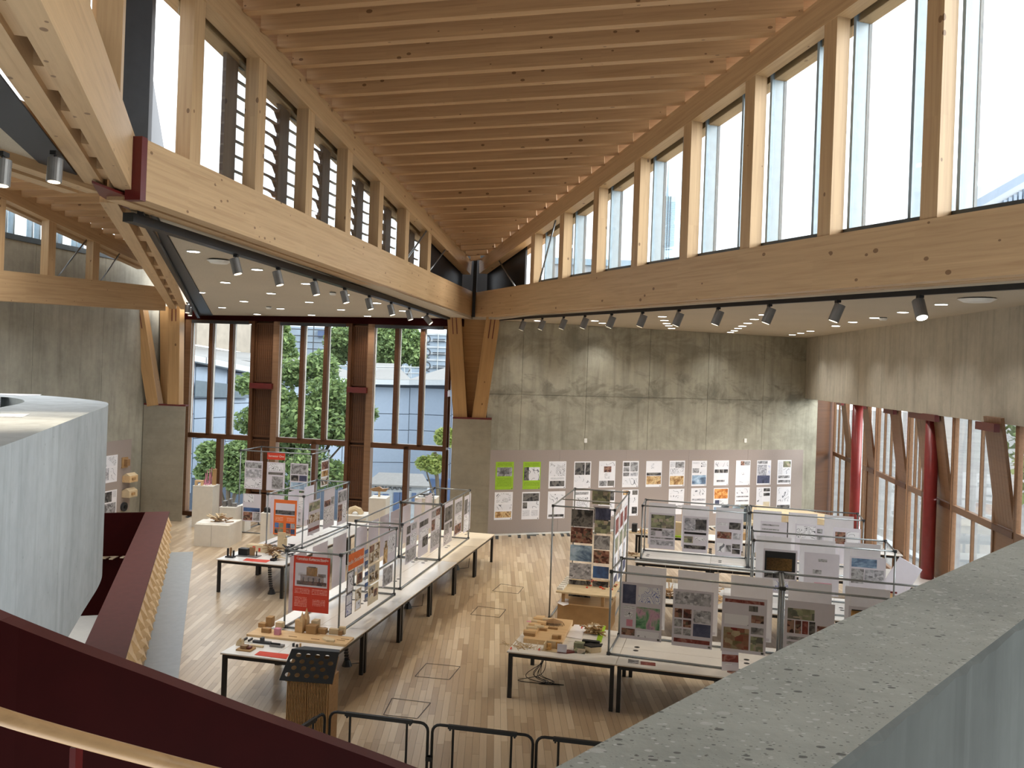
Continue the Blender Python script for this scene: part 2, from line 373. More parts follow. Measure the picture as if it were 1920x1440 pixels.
for wi, (u0, u1, u2) in enumerate(bays):
    x0, x1, x2 = rpos(u0), rpos(u1), rpos(u2)
    w = thing('window_%d' % (wi + 4), 'brown timber window bay on the right, %s from the far wall' % ('first', 'second', 'third', 'fourth', 'fifth', 'sixth')[wi], None, kind='structure'); w.matrix_world = Mr
    rail('window_frame', x0 - .05, x0 + .03, -.045, .04, 0, ZTOP, w); rail('window_frame', x1 - .04, x1 + .04, -.045, .04, 0, ZTOP, w)
    rail('transom', x0, x1, -.05, .04, ZT - .07, ZT + .07, w); rail('transom', x0, x1, -.05, .04, ZTOP - .1, ZTOP, w); rail('sill', x0, x1, -.06, .04, 0, .12, w)
    s = x1 - x0
    for q in (.34, .67): rail('mullion', x0 + s * q - .03, x0 + s * q + .03, -.03, .03, ZT + .07, ZTOP, w)
    rail('mullion', x0 + s * .5 - .03, x0 + s * .5 + .03, -.03, .03, .1, ZT - .07, w)
    qs = [.04, s * .34, s * .67, s - .05]
    for a, b in zip(qs, qs[1:]): MB().box(x0 + a + .03, x0 + b - .03, .02, .03, ZT + .07, ZTOP - .1).build('pane', M_['glass'], w)
    for a, b in ((.04, s * .5), (s * .5, s - .05)): MB().box(x0 + a + .03, x0 + b - .03, .02, .03, .12, ZT - .07).build('pane', M_['glass'], w)
    # opaque vent: fixed panel below, top panel tilted inwards on its opener
    if x2 - x1 > .25:
        rail('window_frame', x2 - .04, x2 + .03, -.045, .04, 0, ZTOP, w); rail('vent_rail', x1, x2, -.06, .04, ZT - .06, ZT + .06, w, 'walnut')
        MB().box(x1 + .05, x2 - .04, -.02, .04, .1, ZT - .06).build('timber_panel', M_['hardwood_light'], w)
        MB().box(x1 + .05, x2 - .04, .06, .07, ZT + .06, ZTOP).build('pane', M_['glass'], w)
        m = MB(); n = 6; sw = (x2 - x1 - .12) / n
        T = Matrix.Translation((0, .02, ZT + .08)) @ Matrix.Rotation(math.radians(8), 4, 'X')
        for i in range(n): m.box(x1 + .06 + i * sw + .003, x1 + .06 + (i + 1) * sw - .003, -.03, .03, 0, ZTOP - ZT - .35, 0, T)
        v = m.build('vent_flap', M_['hardwood_light'], w); v['kind'] = 'stuff'
        vo_ = MB().box(x1 + .02, x2 - .02, -.42, -.32, ZTOP - .55, ZTOP - .4).build('vent_opener', M_['steel_red'], w)
        MB().tube([V((x1 + .1, -.37, ZTOP - .45)), V((x1 + .1, 0, ZTOP - .3))], .02, 5).build('vent_arm', M_['black'], vo_)
# brown reveal between far wall and first window
q0 = V((11.07, 31.55, 0)); q1 = R0 + rdir * -.05
mm = frame_matrix(V((q0.x, q0.y, 0)), V((q1.x, q1.y, 0))); LL = (q1 - q0).length
rv = MB().box(0, LL, .0, .12, 0, 5).build('trim_1', M_['walnut'], M=mm); tag(rv, 'dark brown timber reveal beside the far wall', kind='structure')
# red round columns
for u, lab in ((1608, 'slim red steel column nearer the far wall'), (1749, 'red steel column nearest the grey parapet')):
    n = aright(AZB); p = B0 + n * .17; d = ray(u, 780); t = (p - CP).dot(n) / d.dot(n); c = CP + d * t; c.z = 0
    m = MB().tube([c, c + V((0, 0, 4.55))], .145, 24).build('round_column', M_['red_col'], smooth=True); tag(m, lab + ' in front of the right windows', 'column', 'red columns')

# ---- ceilings (soffits)
def soffit_mat():
    t = NT('wood_wool_soffit'); c = t.coord('Object', (1, 1, 1)); n = t.noise(c, 60, 4, .7); n2 = t.noise(c, .7, 3)
    col = t.ramp(n, (.3, srgb(176, 164, 144)), (.7, srgb(202, 190, 170))); col = t.mix(.4, col, t.ramp(n2, (.3, .86), (.7, 1.02)), 'MULTIPLY')
    return t.fin(col, .9, bump=n, bs=.2)
M_['soffit'] = soffit_mat()
# left soffit: plane through the window head and the node of the beams
wl, wr = ww(352, 596), ww(842, 604); wl = V((-9.95, 29.0, 6.55)); wr = V((-1.2, 27.3, 6.64))
cl = [wl, wr, V((-4.75, 11.25, 7.2))]
sl_n = (cl[1] - cl[0]).cross(cl[2] - cl[0]).normalized()
def on_sl(u, v):
    d = ray(u, v); return CP + d * ((cl[0] - CP).dot(sl_n) / d.dot(sl_n))
c = MB().prism(cl, (0, 0, .12)).build('ceiling_left', M_['soffit']); tag(c, 'wood-wool soffit with round downlights left of the centre', kind='structure')
# right soffit as panels (visible joints)
rp = [V((-1.6, 27.2, 0)), V((10.9, 32.2, 0)), V((11.4, 31.9, 0)), V((8.2, 3.0, 0)), on_R(3.2) + V((.45, .15, 0)), on_R(26.2) + V((.45, .15, 0))]
rp = [V((p.x, p.y, ZC)) for p in rp]
c = MB().prism(rp, (0, 0, .2)).build('ceiling_right', M_['soffit']); tag(c, 'wood-wool soffit panels with downlights right of the centre', kind='structure')

# ---- window wall with three tall windows
Mw = Matrix(((wdir.x, V((0, 0, 1)).cross(wdir).x, 0, WB.x), (wdir.y, V((0, 0, 1)).cross(wdir).y, 0, WB.y), (0, 0, 1, 0), (0, 0, 0, 1)))   # x along to the right, y outwards
def wpos(u, v=700): return (ww(u, v) - WB).dot(wdir)
WT, WTR = 6.42, 2.65
wins = [((356, 475), (.34, .66), .52, 'leftmost tall timber window beside the left pier'), ((521, 657), (.345, .67), .55, 'middle tall timber window between the two brown panels'), ((698, 840), (.33, .665), .5, 'tall timber window beside the central column')]
for wi, ((u0, u1), (q1, q2), qb, lab) in enumerate(wins):
    x0, x1 = wpos(u0), wpos(u1); s = x1 - x0
    w = thing('window_%d' % (wi + 1), lab, None, kind='structure'); w.matrix_world = Mw
    rail('window_frame', x0 - .14, x0 + .07, -.12, .14, 0, WT, w); rail('window_frame', x1 - .06, x1 + .05, -.12, .14, 0, WT, w, 'walnut')
    rail('transom', x0, x1, -.1, .12, WTR - .1, WTR + .06, w, 'walnut'); rail('sill', x0, x1, -.14, .12, 0, .14, w, 'walnut'); rail('head', x0, x1, -.12, .12, WT - .1, WT, w, 'walnut')
    for q in (q1, q2): rail('mullion', x0 + s * q - .07, x0 + s * q + .07, -.1, .12, WTR, WT - .05, w, 'walnut')
    rail('mullion', x0 + s * qb - .08, x0 + s * qb + .08, -.1, .12, .1, WTR, w, 'walnut')
    rail('blind_cassette', x0 + .1, x1 - .15, -.16, -.1, WT - .12, WT - .02, w, 'dark_grey')
    for a, b in ((.07, s * q1 - .07), (s * q1 + .07, s * q2 - .07), (s * q2 + .07, s - .06)):
        pn = MB().box(x0 + a - .01, x0 + b + .01, .02, .03, WTR + .05, WT - .08).build('pane', M_['glass'], w)
        for e in (a, b - .03): rail('glazing_bead', x0 + e, x0 + e + .03, -.01, .05, WTR + .05, WT - .1, pn, 'white')
    for a, b in ((.07, s * qb - .08), (s * qb + .08, s - .06)):
        MB().box(x0 + a - .01, x0 + b + .01, .02, .03, .13, WTR - .09).build('pane', M_['glass'], w)
for pi_, (u0, u1) in enumerate(((475, 521), (657, 698), (840, 850))):
    x0, x1 = wpos(u0) + .05, wpos(u1) - .14
    w = thing('trim_%d' % (pi_ + 2), 'brown timber vent panels %s' % ('between the left and middle windows', 'between the middle and right windows', 'squeezed between the right window and the column')[pi_], None, kind='structure'); w.matrix_world = Mw
    for z0, z1, y in ((.05, .85, .02), (.9, WTR - .05, .02), (WTR + .02, 4.25, .04), (4.45, WT - .05, .04)):
        n = max(2, round((x1 - x0) / .085)); sw = (x1 - x0 - .1) / n; m = MB()
        for i in range(n): m.box(x0 + .05 + i * sw + .003, x0 + .05 + (i + 1) * sw - .003, y, y + .03, z0 + .06, z1 - .05)
        b = m.build('timber_boards', M_['walnut'], w); b['kind'] = 'stuff'
        fr = MB().box(x0, x0 + .05, y - .04, y + .04, z0, z1).box(x1 - .05, x1, y - .04, y + .04, z0, z1).box(x0, x1, y - .04, y + .04, z0, z0 + .06).box(x0, x1, y - .04, y + .04, z1 - .05, z1)
        fr.build('panel_frame', M_['walnut'], w)
    MB().box(x0 - .05, x1 + .05, -.25, .0, 4.25, 4.42).build('vent_opener', M_['steel_red'], w)
    MB().box(x0, x1, .1, .14, 0, WT).build('backing', M_['walnut'], w)
x0, x1 = wpos(345), wpos(846)
hd = MB().box(x0 - .8, x1 + .35, -.14, .2, WT, WT + .35).build('trim_5', M_['red_dark'], M=Mw); tag(hd, 'dark red steel head beam above the three tall windows', kind='structure')
st = MB().box(x0 - .8, x0 + .05, -.1, .2, 0, WT + .3).build('trim_6', M_['walnut'], M=Mw); tag(st, 'brown timber reveal between the left pier and the first window', kind='structure')

# ---- concrete piers and timber legs
def pier(cx, lab, zt, l, r, dep=.62, az=AZW):
    m = MB().prism([l, r, r + V((0, dep, 0)) - V((.1, 0, 0)), l + V((0, dep, 0)) + V((.1, 0, 0))], (0, 0, zt))
    p = thing('concrete_pier', lab, 'pier', (0, 0, 0), group='concrete piers')
    m.build('pier_shaft', M_['conc_pier'], p)
    cpts = [l, r, r + V((0, dep, 0)), l + V((0, dep, 0))]
    MB().prism([V((q.x, q.y, zt)) for q in cpts], (0, 0, .05)).build('bearing_plate', M_['steel_red'], p); return p
pc_l, pc_r = at(841, 1003.5, 26.45), at(914, 1004.5, 26.5)
pier(0, 'central concrete pier carrying the splayed timber legs', at(880, 786, 26.45).z, V((pc_l.x, pc_l.y, 0)), V((pc_r.x, pc_r.y, 0)))
pl_l, pl_r = onz(262, 974), onz(340, 978)
pier(0, 'left concrete pier beside the windows', 3.62, V((pl_l.x, pl_l.y, 0)), V((pl_r.x, pl_r.y, 0)), .3)
def leg(p0, p1, w, d, par):
    up = V((0, -1, 0)); o = member('leg', p0, p1, -w / 2, w / 2, -d / 2, d / 2, M_['column_timber'], par, up=V((0, 1, 0)))
    x = (p1 - p0).normalized(); L = (p1 - p0).length
    return o
def slots(p0, p1, par, f0, f1, off):
    for s in (-.06, .06):
        a = p0 + (p1 - p0) * f0; b = p0 + (p1 - p0) * f1
        member('steel_slot', a, b, s - .012, s + .012, off - .004, off + .004, M_['steel_red'], par, up=V((0, 1, 0)))
cc = thing('column_legs', 'pair of splayed timber legs on the central pier', 'timber column', kind='thing')
yy = 26.76
a0, a1 = at(863.5, 783, yy), at(845, 470, yy - .05); b0, b1 = at(898, 784, yy), at(941, 486, yy - .05)
leg(a0, a1, .42, .4, cc); leg(b0, b1, .42, .4, cc)
slots(a0, a1, cc, .5, .61, -.205 if True else .2); slots(b0, b1, cc, .5, .635, -.205)
MB().prism([at(868, 784, yy + .2), at(893, 784, yy + .2), at(920, 590, yy + .2), at(858, 590, yy + .2)], (0, .12, 0)).build('back_panel', M_['column_timber'], cc)
c2 = thing('column_legs', 'raking and upright timber legs on the left pier', 'timber column', kind='thing')
a0, a1 = at(291, 759, 27.75), at(244, 470, 27.3); b0, b1 = at(329, 759, 27.75), at(331, 573, 27.75)
leg(a0, a1, .36, .4, c2); leg(b0, b1, .36, .4, c2); slots(a0, a1, c2, .5, .6, -.205); slots(b0, b1, c2, .84, .99, -.205)
leg(at(313, 757, 28.4), at(312, 575, 28.4), .3, .3, c2)

# ---- the two big trusses of the lantern
def truss(name, label, beam, chord, side, posts, rods, out, zc0, zc1):
    t = thing(name, label, 'roof truss', kind='structure'); n, f = beam
    s = 1 if side < 0 else -1                                     # outward is left of travel for the left truss
    yy = lambda a, b: (a, b) if s > 0 else (-b, -a)
    for a, b in ((0, .23), (.31, .54)): member('bottom_beam', n, f, *yy(a, b), 0, .745, M_['pine'], t)
    y0 = min(p for p in posts) - 3.5
    member('top_chord', chord(zc0), chord(zc1), *yy(0, .25), 0, .42, M_['pine'], t)
    member('top_chord_outer', chord(zc0) + out * .33, chord(zc1) + out * .33, *yy(0, .22), -.05, .42, M_['pine'], t)
    d = (f - n).normalized()
    for y in posts:
        tt = (y - n.y) / (f.y - n.y); pb = n + (f - n) * tt + V((0, 0, .74)); hd_ = V((d.x, d.y, 0)).normalized()
        ctop = chord(y).z + .02
        o = MB().box(0, ctop - pb.z, *yy(.02, .24), -.26, 0).build('post', M_['pine'], t, M=Matrix(((0, -hd_.y, -hd_.x, pb.x), (0, hd_.x, -hd_.y, pb.y), (1, 0, 0, pb.z), (0, 0, 0, 1))) )
    for (y1, y2) in rods:
        tt = (y1 - n.y) / (f.y - n.y); pb = n + (f - n) * tt + V((0, 0, .76)) + out * .06; pt = chord(y2) + out * .06
        MB().tube([pb, pt], .022, 8).build('tie_rod', M_['galv'], t, smooth=True)
    return t
outL = -aright(AZL); outR = aright(AZR)
LP = [10.0 + 1.75 * i for i in range(8)]
RP = [-1.75 + 1.72 * i for i in range(15)]
nr = on_R(-2.5)
tl = truss('timber_truss', 'left spruce truss of the lantern, its clerestory filled with dark louvres', (NL, OL), chordL, -1, LP[1:], ((20.7, 22.2), (22.5, 23.9)), outL, 3, 26.5)
tr = truss('timber_truss', 'right spruce truss of the lantern under tall bright clerestory windows', (nr, OR_), chordR, 1, RP, ((23.7, 25.0), (22.05, 21.2)), outR, -3, 26.5)
for nm, bf, ch, o_, yr in (('left', lambda y: NL + (OL - NL) * ((y - NL.y) / (OL.y - NL.y)), chordL, outL, (22.6, 26.6)), ('right', on_R, chordR, outR, (23.6, 26.6))):
    a, b = bf(yr[0]) + o_ * .3 + V((0, 0, .7)), bf(yr[1]) + o_ * .3 + V((0, 0, .7)); c_, d_ = V((b.x, b.y, ch(yr[1]).z + .5)), V((a.x, a.y, ch(yr[0]).z + .5))
    tag(MB().prism([a, b, c_, d_], o_ * .05).build('wall_infill_' + nm, M_['black']), 'black infill closing the last bay of the %s truss beside the column' % nm, kind='structure')
# rafters and roof deck
roof = MB()
def rr(j): return chordL(26.35 - .535 * j) + V((.02, 0, .38)), chordR(26.35 - .595 * j) + V((-.02, 0, .38))
a0, b0 = rr(-1); a1, b1 = rr(56)
dm = MB()
for j in range(-1, 57):
    a0, b0 = rr(j); a1, b1 = rr(j + 1); u_ = V((0, 0, .30)); o_ = V((.6, 0, 0))
    dm.quad(a0 + u_ - o_, a1 + u_ - o_, b1 + u_ + o_, b0 + u_ + o_); u_ = V((0, 0, .45)); dm.quad(b0 + u_ + o_, b1 + u_ + o_, a1 + u_ - o_, a0 + u_ - o_)
rd = dm.build('ceiling_lantern', M_['pine_deep']); tag(rd, 'sloping timber roof of the lantern with closely spaced rafters', kind='structure')
for j in range(0, 56):
    a, b = rr(j)
    if (b - a).length < .25: continue
    member('rafter', a, b, -.08, .08, 0, .31, M_['pine_deep'], rd)
ap = MB().box(-1.1, .9, 0, .06, 6.6, 9.2).build('wall_apex', M_['black'], M=Matrix.Translation((-1.2, 27.75, 0))); tag(ap, 'dark timber infill behind the meeting point of the two trusses', kind='structure')
tag(MB().box(-.05, .06, 0, .5, 6.72, 9.0).build('apex_plate', M_['black'], M=Matrix.Translation((-1.24, 26.75, 0))), 'dark steel plate where the two big beams meet above the pier', 'steel plate')
# ---- clerestory glazing, right truss: aluminium fins, sills, panes
d_r = (OR_ - nr); d_r = V((d_r.x, d_r.y, 0)).normalized(); d_l = V((OL - NL)); d_l = V((d_l.x, d_l.y, 0)).normalized()
def bay_frame(base, d, out, y_of, y): pass
for i in range(len(RP) - 1):
    y0, y1 = RP[i] + .26 * d_r.y, RP[i + 1]
    def bp(y, o, dz=.0): p = on_R(y); return V((p.x, p.y, p.z + .745 + dz)) + outR * o
    w = thing('clerestory_window', 'tall clerestory bay above the right beam, %s from the column' % (('first', 'second', 'third', 'fourth', 'fifth', 'sixth', 'seventh', 'eighth', 'ninth', 'tenth', 'eleventh', 'twelfth', 'thirteenth', 'fourteenth')[len(RP) - 2 - i]), 'clerestory', group='right clerestory windows')
    top = lambda y: chordR(y).z - .02
    m = MB().prism([bp(y0 - .3, .24), bp(y1 + .02, .24), bp(y1 + .02, .34), bp(y0 - .3, .34)], (0, 0, .1)); m.build('sill', M_['frame_dark'], w)
    MB().prism([bp(y0 - .2, .31, .1), bp(y1, .31, .1), V((*bp(y1, .31).xy, top(y1) + .3)), V((*bp(y0 - .2, .31).xy, top(y0) + .3))], outR * .015).build('pane', M_['glass'], w)
    for q in (.03, .62):
        y = y1 + .05 - (y1 - y0 + .26) * q; p = bp(y, .30)
        for nm, mat, o0, o1, th in (('fin', 'frame_blue', .0, .22, .05), ('mullion', 'frame_dark', .22, .27, .06)):
            a = p + outR * o0; b = p + outR * o1
            MB().prism([a - d_r * th, a, b, b - d_r * th], (0, 0, top(y) + .35 - p.z)).build(nm, M_[mat], w)
# ---- clerestory louvres, left truss
for i in range(1, len(LP) - 1):
    y0, y1 = LP[i] + .26, LP[i + 1]
    def bpl(y, o, dz=0): t_ = (y - NL.y) / (OL.y - NL.y); p = NL + (OL - NL) * t_; return V((p.x, p.y, p.z + .745 + dz)) + outL * o
    w = thing('louvre_bay', 'charcoal louvre bay above the left beam, %s from the node' % ('first', 'second', 'third', 'fourth', 'fifth', 'sixth', 'seventh')[i - 1], 'louvre', group='left clerestory louvres')
    top = lambda y: chordL(y).z + .05
    MB().prism([bpl(y0 - .2, .3), bpl(y1 + .2, .3), V((*bpl(y1 + .2, .3).xy, top(y1 + .2))), V((*bpl(y0 - .2, .3).xy, top(y0 - .2)))], outL * .015).build('pane', M_['glass'], w)
    s = y1 - y0
    for (q0, q1, o0, o1) in ((.80, 1.03, .40, .46), ):
        a, b = bpl(y0 + s * q0, o0), bpl(y0 + s * q1, o0)
        MB().prism([a, b, V((b.x, b.y, top(y0 + s * q1))), V((a.x, a.y, top(y0 + s * q0)))], outL * (o1 - o0)).build('dark_panel', M_['louvre'], w)
    z = bpl(y0, 0).z + .05
    while z < top(y0) + .2:
        if i > 1:
            a, b = bpl(y0 + s * .3, .42), bpl(y0 + s * .80, .42); a.z = b.z = z
            e_ = b - a
            MB().prism([a, b, b + V((0, 0, -.15)), a + e_ * .86 + V((0, 0, -.045)), a + e_ * .7 + V((0, 0, -.028)), a + V((0, 0, -.028))], outL * .05).build('louvre_blade', M_['louvre'], w)
        a, b = bpl(y0 + s * 1.03, .42), bpl(y1 + .45, .42); a.z = b.z = z
        MB().prism([a, b, b + outL * .05, a + outL * .05], (0, 0, .028)).build('louvre_blade', M_['louvre'], w)
        z += .235
# ---------------------------------------------------------------- left bay: double beam, node, second lantern
mp = thing('timber_truss', 'double spruce beam running from the node over the camera to the left pier', 'roof truss', kind='structure')
Pn, Pf = V((-5.06, 11.2, 7.12)), V((-10.47, 27.3, 6.66))
for a, b in ((-.27, -.06), (.06, .27)): member('bottom_beam', Pn, Pf, a, b, 0, .745, M_['pine'], mp)
for i in range(9):
    q = Pn + (Pf - Pn) * (.06 + i * .11); e = (Pf - Pn).normalized()
    member('spacer_block', q, q + e * .55, -.06, .06, .05, .7, M_['pine'], mp)
mdir = V((2.08, -6, -.03)).normalized(); M0 = V((-4.84, 11.0, 7.22)); M1 = M0 + mdir * 17
for a, b in ((0, .19), (.30, .50)): member('bottom_beam', M1, M0, a, b, 0, .72, M_['pine'], mp)
for i in range(7):
    q = M0 + mdir * (.5 + i * 1.25); member('spacer_block', q, q + mdir * .62, -.30, -.19, .06, .68, M_['pine'], mp)
mo = V((mdir.y, -mdir.x, 0)).normalized()      # to the left
mo = mo if mo.x < 0 else -mo
for yq in (9.15, 6.5):
    q = M0 + mdir * ((11 - yq) / -mdir.y) + V((0, 0, .72))
    MB().box(0, 4.4, -.25, 0, -.26, 0).build('post', M_['pine'], mp, M=Matrix(((0, -mo.x, mdir.x, q.x), (0, -mo.y, mdir.y, q.y), (1, 0, 0, q.z), (0, 0, 0, 1))))
q = M0 + mdir * .35 + V((0, 0, .72)) + mo * .3
MB().box(0, 4.4, -.2, 0, -.2, 0).build('post', M_['pine_deep'], mp, M=Matrix(((0, -mo.x, mdir.x, q.x), (0, -mo.y, mdir.y, q.y), (1, 0, 0, q.z), (0, 0, 0, 1))))
MB().prism([NL + V((-.62, -.15, .74)), NL + V((-.1, .25, .74)), NL + V((-.16, .5, .74)), NL + V((-.7, .1, .74))], (0, 0, 3.4)).build('fin', M_['louvre'], mp)
# K: continuation of the left beam beyond the node, with its soffit and tracks
kd = (NL - OL).normalized(); K0 = V((-5.3, 10.75, 7.16)); K1 = K0 + kd * 9
kb = thing('timber_truss', 'short double beam leaving the node towards the upper left', 'roof truss', kind='structure')
for a, b in ((-.2, 0), (.12, .32)): member('bottom_beam', K1, K0, a, b, 0, .7, M_['pine'], kb)
c = MB().prism([V((-5.45, 10.2, 7.3)), V((-7.4, 1.5, 7.3)), V((-1.9, -.5, 7.3))], (0, 0, .1)).build('ceiling_near', M_['soffit']); tag(c, 'small piece of soffit between the beams at the upper left corner', kind='structure')
# steel node
# dark service band with its track between the double beam and the soffit
sv = MB().prism([V((-4.78, 11.3, 7.17)), V((-9.95, 29.0, 6.53)), V((-10.5, 29.0, 6.53)), V((-5.0, 11.25, 7.17))], (0, 0, .1)).build('ceiling_service_band', M_['dark_grey']); tag(sv, 'dark grey service band between the double beam and the soffit', kind='structure')
sv2 = MB().prism([V((-5.5, 10.3, 7.28)), V((-5.2, 10.3, 7.28)), V((-1.9, .5, 7.28)), V((-2.6, .5, 7.28))], (0, 0, .02)).build('ceiling_service_near', M_['dark_grey']); tag(sv2, 'dark service band beside the beams at the upper left', kind='structure')
nd = thing('steel_node', 'oxide red steel node joining the big beams at the upper left', 'steel node')
e = (NL - OL).normalized()
MB().prism([NL + V((.008, 0, -.02)), NL + V((-.2, .04, -.02)), NL + V((-.2, .04, -.02)) + e * .11, NL + V((.008, 0, -.02)) + e * .11], (0, 0, .78)).build('end_plate', M_['steel_red'], nd)
zz = 7.16
MB().prism([onz(u, v, zz) for u, v in ((172, 343), (232, 366), (268, 374), (300, 394), (262, 400), (212, 382), (186, 366))], (0, 0, .03)).build('base_plate', M_['steel_red'], nd)
# Q truss (far left) with posts, tie rods; wall and clerestory behind
QA = V((-10.75, 27.0, 6.58)); QN = V((-12.85, 17.0, 6.22))
qd = V((QA.x - QN.x, QA.y - QN.y, 0)).normalized(); qo = V((-qd.y, qd.x, 0)); AZQ = math.degrees(math.atan2(qd.x, qd.y))
qv = lambda u, v, o=0: onvert(u, v, QA + qo * o, AZQ)
tq = thing('timber_truss', 'far left spruce truss in front of the grey concrete wall', 'roof truss', kind='structure')
for a, b in ((0, .22), (.3, .52)): member('bottom_beam', QN, QA, a, b, 0, .72, M_['pine'], tq)
ca, cb = qv(0, 369), qv(224, 474)
cdir = (cb - ca); C0 = ca - cdir * 1.2; C1 = cb + cdir * .35
member('top_chord', C0, C1, 0, .24, 0, .42, M_['pine'], tq); member('top_chord_outer', C0 + qo * .3, C1 + qo * .3, 0, .2, -.04, .42, M_['pine'], tq)
qz = lambda y: ca.z + (cb.z - ca.z) * (y - ca.y) / (cb.y - ca.y)
for u, v in ((-8, 511), (90, 521), (174, 530)):
    p = qv(u, v); MB().box(0, qz(p.y) - p.z + .02, .02, .24, -.26, 0).build('post', M_['pine'], tq, M=Matrix(((0, -qd.y, -qd.x, p.x), (0, qd.x, -qd.y, p.y), (1, 0, 0, p.z), (0, 0, 0, 1))))
for (u0, v0), (u1, v1) in (((106, 522), (162, 450)), ((187, 530), (224, 476))):
    MB().tube([qv(u0, v0, .05), qv(u1, v1, .05)], .02, 8).build('tie_rod', M_['galv'], tq, smooth=True)
rl = [(14.6, 355.6), (42, 369), (72, 381), (99, 393.5), (124.5, 406), (149, 417), (173, 428.5), (196.5, 439), (218, 448)]
pts = [qv(u, v) for u, v in rl]; st_ = (pts[-1] - pts[0]) / 8
rfd = V((.985, -.17, .012))
de = MB(); A = pts[0] - st_ * 2.4 + V((0, 0, .3)); B = pts[-1] + st_ * 3 + V((0, 0, .3))
plen = lambda p: max(.3, (-5.06 - (p.y - 11.2) * .336 - p.x - .1) / .985)
ce = MB().prism([A, B, B + rfd * plen(B), A + rfd * plen(A)], (0, 0, .1)).build('ceiling_left_lantern', M_['pine_deep']); tag(ce, 'sloping timber roof of the second lantern at the far left', kind='structure')
for j in range(-2, 10):
    p = pts[0] + st_ * j; L = plen(p)
    member('rafter', p, p + rfd * L, -.08, .08, 0, .29, M_['pine_deep'], ce)
a_, b_ = Pn + (Pf - Pn) * .12 + V((0, 0, .74)), Pf + V((0, 0, .74))
tag(MB().prism([a_, b_, V((b_.x, b_.y, 8.5)), V((a_.x, a_.y, 10.2))], (-.1, -.03, 0)).build('wall_infill_node', M_['louvre']), 'charcoal louvred infill above the double beam', kind='structure')  # plain sheet added to keep sun off the far left truss
# left concrete wall behind Q
WLo = .95; wl0 = QA + qo * WLo; wv = lambda u, v: onvert(u, v, wl0, AZQ)
ztop = wv(40, 452).z
A = wl0 + qd * 2.2; B = wl0 - qd * 14
Ml = Matrix(((qd.x, qo.x, 0, B.x), (qd.y, qo.y, 0, B.y), (0, 0, 1, 0), (0, 0, 0, 1))); LL = (A - B).length
wlft = MB().box(0, LL, .03, .4, -.3, ztop).build('wall_left', M_['conc_left'], M=Ml); tag(wlft, 'grey board-marked concrete wall behind the drum on the left', kind='structure')
jx = sorted([0, (wv(62, 640) - B).dot(qd), (wv(193, 640) - B).dot(qd), LL] + [(wv(62, 640) - B).dot(qd) - 3.3])
for z0, z1 in ((0, 6.9), (6.9, ztop)):
    for a, b in zip(jx, jx[1:]): MB().box(a + .006, b - .006, 0, .04, z0 + .004, z1 - .004).build('concrete_panel', M_['conc_left'], wlft)
cw = thing('clerestory_window', 'small clerestory windows above the far left concrete wall', 'clerestory'); cw.matrix_world = Ml
MB().box(0, LL, -.02, .12, ztop, ztop + .14).build('sill', M_['frame_dark'], cw)
MB().box(0, LL, .08, .09, ztop + .1, ztop + 3).build('pane', M_['glass'], cw)
for u in (12, 26, 61, 75, 108, 117, 145, 157):
    s = (wv(u, 430) - B).dot(qd); MB().box(s - .03, s + .03, .0, .16, ztop, ztop + 2.6).build('mullion', M_['frame_blue'], cw)
pb = onvert(246, 823, wl0, AZQ); sL = (pb - B).dot(qd)
lb = MB().box(sL - 4.6, sL, -.02, 0, .4, pb.z).build('pin_board', M_['felt'], M=Ml); tag(lb, 'mushroom grey pin board on the left concrete wall beside the pier', 'pin board')

# ---------------------------------------------------------------- concrete drum on the left
zt, zb = 4.56, 2.42
def dz(u, v, z=zt): p = onz(u, v, z); return p
outer = [V((-2.3, 2.2, 0)), V((*dz(0, 838).xy, 0)), V((*dz(100, 800).xy, 0)), V((*dz(170, 773).xy, 0)), V((*dz(196, 763.5).xy, 0)), V((*dz(203, 758).xy, 0)), V((*dz(196, 753.5).xy, 0)), V((*dz(160, 748.5).xy, 0)), V((*dz(100, 743).xy, 0)), V((*dz(40, 739.5).xy, 0)), V((*dz(0, 738).xy, 0)), V((-11.2, 13.6, 0))]
def smoothline(pts, n=5):
    out = []
    for i in range(len(pts) - 1):
        p0, p1, p2, p3 = pts[max(i - 1, 0)], pts[i], pts[i + 1], pts[min(i + 2, len(pts) - 1)]
        for k in range(n):
            t = k / n; out.append(.5 * ((2 * p1) + (p2 - p0) * t + (2 * p0 - 5 * p1 + 4 * p2 - p3) * t * t + (3 * p1 - p0 - 3 * p2 + p3) * t ** 3))
    return out + [pts[-1]]
inner = [V((-11.5, 12.2, 0)), V((*dz(-60, 744).xy, 0)), V((*dz(0, 744).xy, 0)), V((*dz(34, 747.5).xy, 0)), V((*dz(46, 752).xy, 0)), V((*dz(36, 757).xy, 0)), V((*dz(0, 764).xy, 0)), V((-5.0, 7.5, 0)), V((-4.0, 2.2, 0))]
so, si = smoothline(outer, 5), smoothline(inner, 5)
dr = thing('concrete_drum', 'pale concrete drum wall with a rounded end on the left', 'concrete drum', kind='thing')
bm = bmesh.new(); ring = [bm.verts.new((p.x, p.y, zt)) for p in so + si]; f = bm.faces.new(ring); bmesh.ops.triangulate(bm, faces=[f])
me = bpy.data.meshes.new('drum_top'); bm.to_mesh(me); bm.free(); me.materials.append(M_['conc_drum']); o = link('drum_top', me, dr)
for p in me.polygons:
    if p.normal.z < 0: p.flip()
m = MB()
for a, b in zip(so, so[1:]): m.quad(a + V((0, 0, zb)), b + V((0, 0, zb)), b + V((0, 0, zt - .0)), a + V((0, 0, zt)))
for a, b in zip(si, si[1:]): m.quad(a + V((0, 0, zb)), b + V((0, 0, zb)), b + V((0, 0, zt - .0)), a + V((0, 0, zt)))
m.build('drum_wall', M_['conc_drum'], dr)
